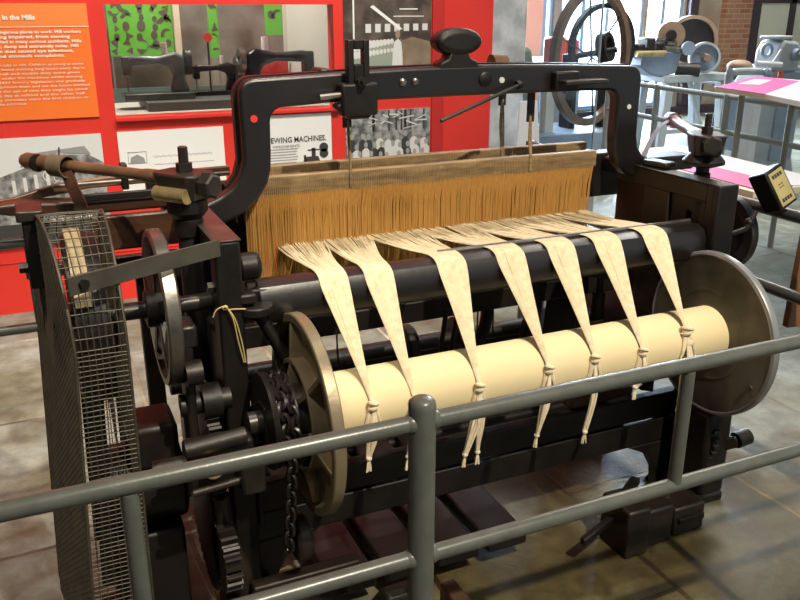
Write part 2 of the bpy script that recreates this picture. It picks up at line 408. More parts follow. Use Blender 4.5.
# far wall: plaster, with windows, brick pier and glazed door
mb = MB()
Y0 = YB
wins = [(5.1, 6.35), (6.86, 7.10), (7.22, 8.72), (8.76, 9.46)]
wz0, wz1 = .14, 3.3
xs = [2.5] + [a for w in wins for a in w] + [10.2]
for i in range(0, len(xs), 2): mb.bx(xs[i], xs[i + 1], Y0, Y0 + .25, 0, ZC)
for a, b in wins: mb.bx(a, b, Y0, Y0 + .25, 0, wz0); mb.bx(a, b, Y0, Y0 + .25, wz1, ZC)
mb.bx(10.2, XW1, Y0 + .02, Y0 + .25, 0, ZC)
mb.bx(XW0, 2.5, Y0, Y0 + .25, 0, ZC)
structure(mb.build('wall_far', M['plaster'], smooth=False))
structure(MB().bx(10.2, 10.74, Y0 - .12, Y0 + .02, .62, ZC).build('trim_4', M['brick'], smooth=False, bev=.01))
structure(MB().bx(9.50, 9.66, Y0 - .1, Y0 + .02, .12, ZC).build('trim_5', M['frame_dark'], smooth=False, bev=.01))
for i, (a, b) in enumerate(wins):
    f = MB(); fw = .045
    f.bx(a, a + fw, Y0 + .05, Y0 + .12, wz0, wz1); f.bx(b - fw, b, Y0 + .05, Y0 + .12, wz0, wz1)
    f.bx(a + fw, b - fw, Y0 + .05, Y0 + .12, wz0, wz0 + fw); f.bx(a + fw, b - fw, Y0 + .05, Y0 + .12, wz1 - fw, wz1)
    mid = (a + b) / 2
    for mx in ([mid] if b - a < 1.4 else [a + .42, a + .85]): f.bx(mx - .03, mx + .03, Y0 + .06, Y0 + .11, wz0 + fw, wz1 - fw)
    f.bx(a + fw, b - fw, Y0 + .07, Y0 + .1, 2.1, 2.13)
    w = structure(f.build('window_%d' % (i + 1), M['frame_blue'], origin=(mid, Y0 + .08, wz0), smooth=False))
    MB().bx(a + fw, b - fw, Y0 + .083, Y0 + .088, wz0 + fw, wz1 - fw).build('pane', M['glass'], w, smooth=False)
# glazed door with pale panels
f = MB()
f.bx(10.78, 10.98, Y0 - .06, Y0 + .02, 0, ZC); f.bx(11.62, 11.74, Y0 - .06, Y0 + .02, 0, ZC); f.bx(12.55, 12.7, Y0 - .06, Y0 + .02, 0, ZC)
f.bx(10.98, 12.55, Y0 - .06, Y0 + .02, 1.66, 1.8); f.bx(10.98, 12.55, Y0 - .06, Y0 + .02, 0, .12)
d = structure(f.build('door_1', M['frame_dark'], origin=(11.7, Y0, 0), smooth=False))
MB().bx(10.98, 11.62, Y0 - .03, Y0 + .01, .12, 1.66).build('door_panel', M['door_pane'], d, smooth=False)
MB().bx(11.74, 12.55, Y0 - .03, Y0 + .01, .12, 1.66).build('door_panel', M['door_pane'], d, smooth=False)
structure(MB().bx(XW0, 13.4, 10.38, 10.5, 0, .12).build('baseboard_far', M['frame_dark'], smooth=False))
# whitewashed pier at the end of the red wall
structure(MB().bx(2.79, 3.06, 4.82, 5.2, 0, ZC).build('trim_6', M['grey_pillar'], smooth=False, bev=.02))

# ------------------------------------------------------------------ barrier in front
def barrier(loc, label, build, group=None):
    t = thing('barrier_rail', loc, label, 'barrier', group); build(t); return t
RZ, LZ = .956, .693
def front(t):
    PX = .532
    ob = MB().lathe([(-.95, .0), (-.95, .0232), (.010, .0232), (.018, .022), (.0235, .017), (.026, .009), (.0265, 0)], (PX, 1.1, .975), (0, 0, 1), 40).build('post', M['paint_grey'], t)
    MB().lathe([(0, .07), (.01, .07), (.012, .06), (.014, .026)], (PX, 1.1, 0), (0, 0, 1), 32).build('base_plate', M['paint_grey'], t)
    for a, b, z in ((-1.3, PX - .021, RZ), (PX + .021, 2.25, RZ), (-1.3, PX - .021, LZ), (PX + .021, 2.25, LZ)):
        MB().cyl((a, 1.1, z), (b, 1.1, z), .0148, n=32).build('rail', M['paint_grey'], t)
    for px, zt, zb in ((.066, RZ, 0.0), (1.096, RZ, LZ), (1.66, RZ, 0), (-.5, RZ, LZ)):
        MB().cyl((px, 1.1, zb), (px, 1.1, zt - .012), .0138, n=24).build('baluster', M['paint_grey'], t)
    for z in (RZ, LZ):
        for sx in (-1, 1): MB().lathe([(-.006, .0172), (0, .0172), (.006, .0148)], (PX + sx * .0225, 1.1, z), (sx, 0, 0), 24).build('weld', M['paint_grey'], t)
barrier((.532, 1.1, 0), 'light grey tubular barrier with domed post running in front of the loom', front)
def right(t):
    for z in (RZ, LZ): MB().cyl((2.25, 1.14, z), (2.275, 3.5, z), .0205, n=20).build('rail', M['paint_dark'], t)
    for y in (1.14, 3.5): MB().cyl((2.25 + (y - 1.14) * .0106, y, 0), (2.25 + (y - 1.14) * .0106, y, RZ + .02), .025, n=20).build('post', M['paint_dark'], t)
barrier((2.26, 2.3, 0), 'dark tubular barrier beside the loom, behind the yellow-faced counter', right)
def left(t):
    for z in (RZ, LZ): MB().cyl((-1.4, 2.57, z), (-.04, 2.57, z), .015, n=20).build('rail', M['paint_dark'], t)
    MB().cyl((-.03, 2.57, 0), (-.03, 2.57, RZ + .02), .018, n=20).build('post', M['paint_dark'], t)
barrier((-.5, 2.57, 0), 'dark thin barrier rails at the far side of the wire mesh guard', left)
def far(t):
    for z in (RZ, LZ): MB().cyl((4.75, 3.2, z), (5.05, 6.5, z), .022, n=16).build('rail', M['paint_pale'], t)
    for y in (3.2, 4.87, 5.75, 6.5): MB().cyl((4.75 + (y - 3.2) * .0909, y, 0), (4.75 + (y - 3.2) * .0909, y, RZ + .02), .026, n=16).build('post', M['paint_pale'], t)
barrier((4.9, 4.8, 0), 'far grey tubular barrier before the machines by the windows', far)

# ------------------------------------------------------------------ the loom
LOOM = thing('power_loom', (1.15, 2.15, 0), 'large black cast iron power loom with arched top and mushroom knob', 'loom')
ir, ig, ib = M['iron'], M['iron_gloss'], M['iron_brown']
# side frames
ys = [1.863, 1.925, 2.07, 2.18, 2.36, 2.62, 2.70]
zs = [0, .10, .16, .45, .60, .84, .92, 1.025, 1.085]
def frame(x0, x1, m):
    holes = {(1, 6), (1, 5), (1, 2), (2, 2), (3, 2), (4, 2), (1, 0), (2, 0), (3, 0), (4, 0), (4, 4), (4, 5), (4, 6), (4, 7), (5, 6), (5, 7), (5, 5), (3, 6), (4, 3)}
    mb = MB().grid_plate(x0, x1, ys, zs, holes)
    return mb.build('side_frame', m, LOOM, bev=.006)
fl = frame(.362, .424, ir)
fr = MB().grid_plate(1.905, 1.955, [1.863, 1.93, 1.985, 2.005, 2.075, 2.18, 2.36, 2.62, 2.70], [0, .10, .16, .45, .60, .80, .955, .985, 1.085],
    {(2, 6), (1, 2), (2, 2), (3, 2), (4, 2), (5, 2), (1, 0), (2, 0), (3, 0), (4, 0), (5, 0), (6, 5), (6, 6), (6, 7), (7, 5), (7, 6), (7, 7)}).build('side_frame', ib, LOOM, bev=.004)
f_ = MB()
f_.bx(1.893, 1.905, 1.863, 1.915, .45, 1.085); f_.bx(1.893, 1.905, 1.915, 2.36, 1.03, 1.085); f_.bx(1.893, 1.905, 2.08, 2.20, .60, 1.03); f_.bx(1.893, 1.905, 1.915, 1.935, .90, 1.03)
f_.build('frame_rib', ib, fr, bev=.003)
MB().bx(1.897, 1.905, 1.935, 1.965, .92, 1.02).build('frame_rib', ir, fr, bev=.002)
MB().bx(.360, .426, 1.861, 2.34, 1.085, 1.089).build('top_plate', M['red_iron'], fl, bev=.001)
MB().bx(1.893, 1.957, 1.861, 2.30, 1.085, 1.089).build('top_plate', ib, fr, bev=.001)
MB().bx(1.885, 1.965, 1.858, 1.885, .80, 1.09).build('front_pad', ir, fr, bev=.006)
for x0, x1 in ((.33, .46), (1.86, 2.02)):
    MB().prism([(1.80, 0), (2.02, 0), (2.0, .03), (1.94, .05), (1.92, .10), (1.863, .10), (1.85, .05), (1.80, .03)], 'x', x0, x1).build('foot', ir, LOOM, bev=.006)
    MB().prism([(2.56, 0), (2.80, 0), (2.78, .03), (2.71, .10), (2.62, .10)], 'x', x0, x1).build('foot', ir, LOOM, bev=.006)
for x0 in (.345, 1.955):
    bo = MB()
    for yy, zz in ((1.895, .97), (1.895, .52), (2.12, .55)): bo.lathe([(0, .014), (.016, .014), (.016, 0)], (x0, yy, zz), (1, 0, 0), 6)
    bo.build('bolt', M['steel_dark'], fl if x0 < 1 else fr)
# arch
outer = []
outer += [(.405, 1.089), (.43, 1.089), (.462, 1.10), (.50, 1.122), (.527, 1.155), (.541, 1.20)]
outer += [(x, z) for x, z in arc(.585, 1.372, .046, 180, 90, 7)]
N = 12
outer += [(.64 + (1.80 - .64) * i / N, 1.419 + .016 * math.sin(PI * i / N)) for i in range(1, N)]
outer += arc(1.845, 1.372, .046, 90, 0, 7)
outer += [(1.892, 1.24), (1.893, 1.19), (1.902, 1.15), (1.925, 1.12), (1.965, 1.10), (1.985, 1.089)]
inner = [(1.895, 1.045), (1.86, 1.06), (1.825, 1.09), (1.806, 1.135), (1.80, 1.19), (1.80, 1.30)]
inner += arc(1.762, 1.305, .038, 0, 90, 6)
inner += [(1.6, 1.345), (1.2, 1.347), (.80, 1.345)]
inner += arc(.660, 1.300, .038, 90, 180, 6)
inner += [(.620, 1.22), (.617, 1.17), (.605, 1.13), (.575, 1.085), (.53, 1.05), (.48, 1.03), (.424, 1.028)]
AR = MB().prism(outer + inner, 'y', 2.262, 2.312).build('arch', ig, LOOM, bev=.009, seg=3)
# raised rim along the outside of the arch (casting flange)
rim = [(x, 2.318, z - .004) for x, z in outer[3:-3]]
MB().sweep(rim, lambda i: [(.008, .014), (-.008, .014), (-.008, -.014), (.008, -.014)], True, False, (1, 0, 0)).build('casting_rim', ir, AR)
# mushroom knob
kn = MB()
ell = [(1.206 + .076 * math.cos(a), 1.503 + .04 * math.sin(a)) for a in [2 * PI * i / 32 for i in range(32)]]
kn.prism(ell, 'y', 2.255, 2.325)
kn.build('knob', ir, AR, bev=.018, seg=4)
MB().prism([(1.135, 1.425), (1.275, 1.425), (1.268, 1.446), (1.245, 1.455), (1.236, 1.475), (1.176, 1.475), (1.168, 1.455), (1.145, 1.446)], 'y', 2.262, 2.318).build('knob_stem', ir, AR, bev=.006)
bo = MB()
for x in (1.02, 1.06): bo.lathe([(0, .011), (-.006, .011), (-.012, .006), (-.012, 0)], (x, 2.262, 1.394), (0, 1, 0), 12)
bo.build('bright_bolt', M['steel'], AR)
MB().lathe([(0, .022), (-.004, .022), (-.008, .016), (-.008, 0)], (1.294, 2.262, 1.394), (0, 1, 0), 20).build('boss', ir, AR)
MB().lathe([(0, .009), (-.004, .009), (-.004, 0)], (1.352, 2.262, 1.389), (0, 1, 0), 10).build('bright_bolt', M['off_white'], AR)
MB().lathe([(0, .010), (-.003, .010), (-.003, 0)], (.575, 2.262, 1.312), (0, 1, 0), 12).build('painted_hole', M['red'], AR)  # red disc painted as a see-through hole, none is cut
MB().lathe([(0, .008), (-.003, .008), (-.003, 0)], (1.846, 2.262, 1.287), (0, 1, 0), 12).build('painted_hole', M['off_white'], AR)  # pale disc painted as the see-through hole of the other leg
# heddle roller shaft behind the arch top
MB().cyl((.735, 2.36, 1.413), (1.49, 2.36, 1.425), .012, n=16).build('roller_shaft', ir, LOOM)
for x in (.80, 1.44):
    MB().obox((x, 2.35, 1.41), (.03, .09, .05)).build('roller_bearing', ib, LOOM, bev=.006)
MB().lathe([(0, .03), (.05, .03)], (1.37, 2.36, 1.43), (1, 0, 0), 20, cap=True).build('roller', M['wood_pick'], LOOM)
# slotted bracket with bolt
sb = MB()
sb.bx(.838, .856, 2.222, 2.250, 1.33, 1.515); sb.bx(.884, .902, 2.222, 2.250, 1.33, 1.515); sb.bx(.856, .884, 2.222, 2.250, 1.49, 1.515); sb.bx(.856, .884, 2.222, 2.250, 1.36, 1.45)
BR = sb.build('slotted_bracket', ir, LOOM, bev=.003)
MB().bx(.815, .925, 2.215, 2.262, 1.31, 1.40).build('clamp_block', ir, BR, bev=.008)
MB().lathe([(0, .015), (-.014, .015), (-.014, .008), (-.03, .008), (-.03, 0)], (.872, 2.215, 1.405), (0, 1, 0), 6).build('bolt', M['steel_dark'], BR)
MB().cyl((.755, 2.23, 1.365), (.83, 2.23, 1.37), .008, n=10).build('bolt', M['steel'], BR)
MB().prism([(.80, 1.335), (.84, 1.30), (.90, 1.30), (.93, 1.335), (.91, 1.345), (.81, 1.345)], 'y', 2.225, 2.27).build('lug', ir, BR, bev=.005)
# oil plate on the right of the arch
OP = MB().bx(1.54, 1.70, 2.19, 2.262, 1.372, 1.386).build('oil_plate', M['steel_dark'], LOOM, bev=.004)
MB().bx(1.53, 1.62, 2.23, 2.262, 1.35, 1.41).build('plate_bracket', ir, OP, bev=.006)
# diagonal stop rod
MB().cyl((1.115, 2.20, 1.285), (1.40, 2.235, 1.375), .006, n=10).build('stop_rod', M['steel_dark'], LOOM)
MB().lathe([(-.006, .014), (.006, .014)], (1.40, 2.24, 1.375), (1, 0, .3), 12, cap=True).build('rod_collar', ir, LOOM)

# back rail (over which the warp bends)
rl = [(1.995, .878), (1.985, .94), (1.965, .955), (1.935, .958), (1.905, .948), (1.889, .925), (1.885, .885), (1.892, .86), (1.91, .850), (1.98, .850)]
BRAIL = MB().prism(rl, 'x', .47, 1.90).build('back_rail', ig, LOOM, bev=.004)
MB().prism([(.425, .875), (.47, .86), (.50, .86), (.50, .945), (.44, .95), (.425, .94)], 'y', 1.90, 1.99).build('rail_bracket', ir, BRAIL, bev=.006)
MB().bx(.415, .455, 1.86, 1.96, .925, .95).build('rail_bracket', ib, BRAIL, bev=.005)
MB().lathe([(-.012, .045), (.012, .045)], (.455, 1.885, .905), (0, 0, 1), 24, cap=True).build('slotted_boss', ir, BRAIL, bev=.004)
MB().lathe([(0, .013), (.012, .013), (.012, 0)], (.455, 1.92, .95), (0, 0, 1), 6).build('bolt', M['steel'], BRAIL)
MB().cyl((.46, 1.905, .90), (.60, 1.83, .60), .016, n=14).build('stay_rod', ir, LOOM)
MB().bx(.545, .575, 1.93, 1.97, .6, .86).build('stay_post', ir, LOOM, bev=.004)
MB().cyl((1.0, 1.978, .957), (1.895, 1.978, .957), .008, n=12).build('edge_highlight', M['steel'], BRAIL)  # steel rod standing in for the highlight along the rail edge
# second cross bar and floor-level shafts
MB().bx(.424, 1.895, 2.29, 2.33, .628, .70).build('cross_bar', ir, LOOM, bev=.006)
MB().cyl((.30, 2.40, .50), (2.0, 2.40, .50), .026, n=20).build('tappet_shaft', ir, LOOM)
for x in (1.10, 1.30): MB().lathe([(-.02, .075), (.02, .075)], (x, 2.40, .50), (1, 0, 0), 28, cap=True).build('tappet', ir, LOOM, bev=.006)
MB().prism([(1.50, .30), (1.76, .30), (1.76, .60), (1.73, .72), (1.62, .74), (1.58, .68), (1.55, .56)], 'y', 2.34, 2.38).build('centre_bracket', ir, LOOM, bev=.008)
MB().cyl((1.585, 2.30, .64), (1.56, 2.28, .50), .007, n=10).build('rod', M['blue_grey'], LOOM)
MB().tube(smooth_path([(1.385, 2.40, .73), (1.40, 2.38, .64), (1.38, 2.36, .54), (1.33, 2.36, .44)]), .022, 10).build('curved_lever', ir, LOOM)
ROD = MB().cyl((1.70, 2.15, .66), (1.685, 2.13, .78), .011, n=12).build('clevis_rod', ir, LOOM)
MB().cyl((1.69, 2.14, .60), (1.70, 2.15, .69), .021, n=16).build('turnbuckle', ir, ROD)
MB().cyl((1.60, 2.12, .61), (1.71, 2.14, .60), .012, n=12).build('link', M['steel_dark'], ROD)
MB().obox((1.665, 2.14, .79), (.13, .06, .07), (0, .3, 0)).build('bearing', ir, ROD, bev=.012)
for x in (1.12, 1.16): MB().cyl((x, 2.2, .50), (x + .015, 2.18, .70), .008, n=10).build('lifting_rod', ir, LOOM)
for x in (.80, 1.30, 1.36):
    MB().tube(smooth_path([(x, 2.27, .64), (x + .002, 2.27, .56), (x + .012, 2.27, .53), (x + .03, 2.27, .54)]), .003, 6).build('wire_hook', ir, LOOM)
# lower front beam made of two angle bars with a slit
MB().bx(.424, 1.895, 1.93, 1.965, .30, .385).build('lower_beam', ir, LOOM, bev=.005)
MB().bx(.424, 1.895, 1.93, 1.965, .205, .292).build('lower_beam', ir, LOOM, bev=.005)
for x in (.70, 1.05, 1.60, 1.82): MB().bx(x, x + .10, 1.964, 1.975, .21, .38).build('splice_plate', ir, LOOM, bev=.002)
MB().bx(.424, 1.895, 2.60, 2.66, .30, .42).build('cross_bar', ir, LOOM, bev=.006)
MB().bx(.424, 1.895, 2.55, 2.62, .08, .16).build('cross_bar', ir, LOOM, bev=.006)
# wooden lever and toothed rack under the beam
MB().bar((1.47, 1.97, .42), (1.75, 2.02, .37), .05, .06).build('brown_lever', M['wood_red'], LOOM, bev=.008)
rk = [(1.78, .40), (1.78, .52)] + [p for i in range(5) for p in ((1.75, .52 - i * .024), (1.73, .51 - i * .024))]
MB().prism(rk[::-1], 'y', 1.93, 1.95).build('toothed_rack', ir, LOOM)
MB().prism([(1.70, .205), (1.895, .205), (1.895, .0), (1.84, .0), (1.83, .09), (1.79, .16)], 'y', 1.93, 1.97).build('corner_gusset', ir, LOOM, bev=.006)
MB().prism([(.62, .205), (.424, .205), (.424, .0), (.48, .0), (.49, .09), (.53, .16)], 'y', 1.93, 1.97).build('corner_gusset', ir, LOOM, bev=.006)
for k in range(4): MB().bx(.60 + k * .165, .735 + k * .165, 1.80, 2.52, .055, .10).build('dark_fill_board', ir, LOOM, bev=.008)  # black boards added to darken the floor under the loom
MB().cyl((.44, 2.50, .075), (1.88, 2.50, .075), .02, n=16).build('fill_board_rod', ir, LOOM)  # rod added along with the dark fill boards
# beam bearings carrying the warp beam
for x0, x1 in ((.428, .44), (1.868, 1.892)):
    MB().prism([(1.93, .30), (1.93, .62), (1.80, .70), (1.75, .70), (1.735, .60), (1.80, .56), (1.86, .40), (1.86, .30)], 'x', x0, x1).build('beam_bracket', ir, LOOM, bev=.004)
# take-up lever with roller by the right foot
TL = MB().bar((1.84, 1.86, .18), (1.945, 1.70, .30), .035, .04).build('release_lever', ib, LOOM, bev=.006)
MB().cyl((1.93, 1.70, .30), (1.98, 1.70, .305), .026, n=20).build('lever_roller', ir, TL)
MB().bx(1.83, 1.93, 1.72, 1.86, .10, .40).build('ratchet_box', ir, LOOM, bev=.015)
MB().gear((1.80, .30), .10, 1.845, 1.865, 24, .016).build('ratchet_gear', ir, LOOM)
# flywheel on the far right end
fw = MB().lathe([(-.012, .09), (.012, .09), (.015, .105), (.015, .13), (-.015, .13), (-.015, .105), (-.012, .09)], (2.185, 2.10, .862), (1, 0, 0), 48)
FWR = fw.build('brake_wheel', M['steel_dark'], LOOM)
MB().lathe([(-.008, .10), (.008, .10)], (2.185, 2.10, .862), (1, 0, 0), 40, cap=True).build('wheel_web', ir, FWR)
MB().cyl((1.93, 2.10, .862), (2.20, 2.10, .862), .022, n=18).build('wheel_shaft', ir, FWR)

# picking motion, left: shaft, clamp, stick
def arm(shaft_xy, z0, z1, d, parent, L, rads, tip_strap, brass):
    x, y = shaft_xy
    S = MB().cyl((x, y, z0), (x, y, 1.13), .030 if brass else .021, n=24).build('picking_shaft', M['steel_dark'], parent)
    MB().lathe([(0, .036), (.04, .036), (.045, .030)] if brass else [(0, .026), (.03, .026), (.035, .021)], (x, y, 1.06), (0, 0, 1), 24).build('shaft_collar', ir, S)
    dv = Vector(d).normalized(); sd = Vector((-dv.y, dv.x, 0))
    C = MB()
    R = Matrix((dv, sd, Vector((0, 0, 1)))).transposed().to_4x4(); R.translation = (x, y, 1.19)
    pl = [(-.065, -.035), (-.05, -.052), (.05, -.052), (.075, -.03), (.08, .03), (.05, .052), (-.05, .052), (-.065, .035)]
    lo, hi = -.04, .028
    v0 = [C.bm.verts.new(R @ Vector((a * .75, b * .8, lo))) for a, b in pl]; v1 = [C.bm.verts.new(R @ Vector((a, b, hi))) for a, b in pl]
    C._f(v0[::-1]); C._f(v1)
    for i in range(8): C._f([v0[i], v0[(i + 1) % 8], v1[(i + 1) % 8], v1[i]])
    CL = C.build('picking_clamp', ib, S, bev=.006)
    MB().lathe([(0, .020), (.022, .020), (.022, .012), (.06, .012), (.063, .008), (.063, 0)], (x, y, 1.19 + hi), (0, 0, 1), 6).build('clamp_nut', M['steel_dark'], CL)
    MB().lathe([(0, .032), (.030, .032), (.034, .026), (.034, 0)], Vector((x, y, 1.19)) - dv * .06, -dv, 6).build('end_nut', M['steel_dark'], CL)
    if brass:
        p = [Vector((x, y, 1.165)) + sd * sgn for sgn in (0,)]
        MB().cyl(Vector((x, y, 1.168)) + dv * .055 + sd * .045, Vector((x, y, 1.168)) - dv * .045 + sd * .045, .019, n=16).build('brass_bush', M['brass'], CL)
    MB().lathe([(0, .05), (-.03, .05), (-.05, .032)] if brass else [(.01, .042), (-.018, .066), (-.028, .066), (-.04, .03)], (x, y, 1.15), (0, 0, 1), 24, cap=True).build('lower_cup', ir, CL)
    a = Vector((x, y, 1.197)) + dv * .06; st = MB()
    st.tube([a + dv * L * t for t in (0, .12, .16, .3, .6, .75, .8, .97, 1.0)], rads, 18)
    ST = st.build('picking_stick', M['wood_pick'] if brass else M['wood_pale'], S)
    return S, dv, a
dL = (-.368, .481, 0)
S, dv, a = arm((.345, 2.07), .30, 1.13, dL, LOOM, .53, [.018, .018, .015, .015, .0155, .0165, .021, .023, .017], True, True)
# leather loop and strap down to the picker
p = Vector((.075, 2.40, 1.197))
ST = MB().lathe([(-.028, .0265), (.028, .0265), (.028, .030), (-.028, .030), (-.028, .0265)], p, dv, 24).build('leather_loop', M['leather'], S)
MB().strap(smooth_path([p + Vector((.012, -.02, -.012)), (.098, 2.375, 1.14), (.112, 2.39, 1.09), (.108, 2.45, 1.05)]), .034, .006, (-.8, .5, 0)).build('picker_strap', M['leather_red'], S)
MB().lathe([(-.005, .0245), (.005, .0245)], Vector((.02, 2.475, 1.197)), dv, 20, cap=True).build('wire_binding', ir, S)
MB().cyl(p + Vector((0, 0, .028)), p + Vector((.002, 0, .05)), .002, n=6).build('wire_binding', ir, S)
dR = (-.06, .46, .08)
S2, dv2, a2 = arm((1.995, 2.05), .60, 1.13, (.31, .55, 0), LOOM, .50, [.022, .022, .020, .018, .019, .020, .023, .025, .020], False, False)
e = a2 + dv2 * .43
MB().lathe([(-.018, .026), (.018, .026), (.018, .0285), (-.018, .0285), (-.018, .026)], e, dv2, 20).build('leather_loop', M['leather_red'], S2)
MB().strap(smooth_path([e + Vector((-.025, -.01, .005)), e + Vector((-.09, -.02, -.03)), e + Vector((-.16, -.05, -.10)), e + Vector((-.19, -.06, -.17))]), .022, .005, (.3, .9, 0)).build('picker_strap', M['blue_grey'], S2)

# shuttle box of the lathe, left of the frame
SB = MB().prism([(-.16, 1.085), (-.07, 1.06), (.10, 1.045), (.56, 1.045), (.56, 1.085), (.10, 1.085), (-.05, 1.095)], 'y', 2.455, 2.53).build('shuttle_box', M['wood_red'], LOOM, bev=.008)
MB().prism([(-.16, 1.085), (-.05, 1.096), (.06, 1.125), (.20, 1.135), (.56, 1.14), (.56, 1.11), (.15, 1.105), (0, 1.085)], 'y', 2.53, 2.548).build('box_side', M['wood_pick'], SB, bev=.004)
MB().bx(.10, .56, 2.44, 2.455, 1.085, 1.105).build('box_side', ir, SB, bev=.003)
MB().cyl((.05, 2.50, 1.125), (.55, 2.50, 1.125), .006, n=10).build('picker_spindle', M['steel'], SB)
MB().bx(.235, .255, 2.49, 2.53, 1.10, 1.175).build('spindle_stud', ir, SB, bev=.004)
MB().bx(.30, .345, 2.46, 2.50, 1.085, 1.125).build('spindle_stud', ir, SB, bev=.004)
MB().bx(.13, .36, 2.335, 2.365, .965, 1.062).build('breast_board', M['wood_red'], LOOM, bev=.006)
MB().bx(-.05, .36, 2.37, 2.40, .90, .935).build('steel_rail', M['steel_dark'], LOOM, bev=.004)
MB().bx(.235, .285, 2.38, 2.42, .0, .90).build('box_leg', ir, LOOM, bev=.005)
# sley at the far side, right
MB().bx(.35, 2.10, 2.53, 2.60, .92, 1.085).build('sley', ir, LOOM, bev=.006)
MB().bx(.44, .64, 2.61, 2.65, .55, .92).build('sley_sword', ir, LOOM, bev=.006)
MB().bx(1.957, 2.30, 2.41, 2.52, 1.02, 1.075).build('shuttle_box', ir, LOOM, bev=.008)
MB().obox((1.945, 2.20, 1.10), (.06, .10, .02), (0, 0, .2)).build('latch', M['steel_dark'], LOOM, bev=.006)

# drive: pulley, shaft, handwheel
DY, DZ = 1.95, .918
DS = MB().cyl((.00, DY, DZ), (.362, DY, DZ), .021, n=20).build('drive_shaft', M['steel_dark'], LOOM)
MB().lathe([(-.017, .172), (.017, .172), (.017, .186), (.013, .19), (-.013, .19), (-.017, .186), (-.017, .172)], (.245, DY, DZ), (1, 0, 0), 56).build('handwheel', M['steel'], DS)
hw = MB()
for i in range(5):
    an = 2 * PI * i / 5 + .3
    hw.bar((.24, DY + .03 * math.cos(an), DZ + .03 * math.sin(an)), (.24, DY + .175 * math.cos(an), DZ + .175 * math.sin(an)), .03, .02, (1, 0, 0))
hw.lathe([(-.035, .045), (.035, .045)], (.24, DY, DZ), (1, 0, 0), 24, cap=True)
hw.build('wheel_spokes', ir, DS, bev=.003)
PU = MB().lathe([(-.035, .02), (-.035, .195), (.0, .2), (.035, .195), (.035, .02)], (.075, DY, DZ), (1, 0, 0), 48).build('belt_pulley', ir, DS)
bl = [(.064, DY + .206 * math.cos(t), DZ + .206 * math.sin(t)) for t in [math.radians(a) for a in range(20, 160, 9)]]
MB().strap(bl, .034, .006, (1, 0, 0)).build('drive_belt', M['belt'], PU)
MB().strap([(.064, DY - .206, DZ), (.05, DY - .17, .5), (.04, DY - .1, .25)], .035, .006, (1, 0, 0)).build('drive_belt', ir, PU)
MB().strap([(.07, DY + .19, DZ), (.05, DY + .15, .5), (.04, DY + .1, .25)], .035, .006, (1, 0, 0)).build('drive_belt', ir, PU)
MO = MB().lathe([(-.16, .11), (.06, .11)], (.20, 2.02, .42), (1, 0, 0), 28, cap=True).build('drive_motor', ir, LOOM, bev=.012)
MB().bx(.06, .24, 1.90, 2.14, .0, .33).build('motor_stand', ir, MO, bev=.01)
MB().bx(.13, .25, 1.92, 2.06, .50, .62).build('terminal_box', ib, MO, bev=.015)
# crank and brackets outside the left frame
CR = MB().prism([(1.80, .90), (1.86, .92), (1.90, .90), (1.885, .80), (1.87, .66), (1.86, .52), (1.80, .52), (1.815, .68), (1.805, .80)], 'x', .262, .285).build('crank_link', ib, LOOM, bev=.006)
MB().bx(.25, .298, 1.80, 1.88, .86, .915).build('crank_head', M['steel_dark'], CR, bev=.008)
MB().cyl((.25, 1.845, .70), (.37, 1.845, .70), .027, n=20).build('crank_pin', ib, CR)
MB().cyl((.30, 1.845, .70), (.345, 1.845, .70), .045, n=24).build('crank_boss', ir, CR)
MB().cyl((.262, 1.80, .80), (.30, 1.80, .80), .03, n=18).build('crank_boss', ib, CR)
GB = MB().bx(.235, .395, 1.72, 1.79, .53, .645).build('gear_bracket', ir, LOOM, bev=.01)
MB().cyl((.235, 1.725, .645), (.375, 1.725, .655), .021, n=18).build('bracket_bar', ib, GB)
MB().cyl((.16, 1.74, .60), (.24, 1.74, .60), .024, n=18).build('shaft_stub', ib, GB)
MB().bx(.35, .408, 1.675, 1.74, .52, .60).build('pawl_block', M['steel_dark'], GB, bev=.008)
MB().cyl((.24, 1.70, .545), (.36, 1.70, .555), .009, n=12).build('pawl_rod', ib, GB)
MB().lathe([(-.01, .022), (.012, .022)], (.29, 1.70, .60), (0, -1, 0), 16, cap=True).build('adjusting_nut', M['brass'], GB)
MB().gear((1.92, .56), .15, .305, .335, 36, .016).build('change_gear', ir, LOOM)
MB().gear((1.98, .30), .20, .30, .335, 44, .018).build('bottom_gear', ir, LOOM)
MB().gear((1.78, .30), .09, .30, .34, 22, .016).build('pinion', ib, LOOM)
MB().tube(smooth_path([(.32, 1.80, .46), (.33, 1.80, .34), (.36, 1.79, .22), (.365, 1.79, .05)]), .022, 12).build('treadle_lever', ib, LOOM)
MB().bx(.37, .66, 1.73, 1.77, .16, .215).build('brake_lever', ib, LOOM, bev=.006)
MB().lathe([(-.02, .06), (.02, .06)], (.50, 1.74, .33), (1, 0, 0), 28, cap=True).build('guide_pulley', ib, LOOM, bev=.01)
MB().lathe([(0, .035), (.06, .035)], (.424, 1.93, 1.0), (1, 0, 0), 20, cap=True).build('rocker_end', ir, LOOM, bev=.012)
MB().bx(.02, .10, 1.80, 2.10, .0, .04).build('floor_plate', ir, LOOM, bev=.004)

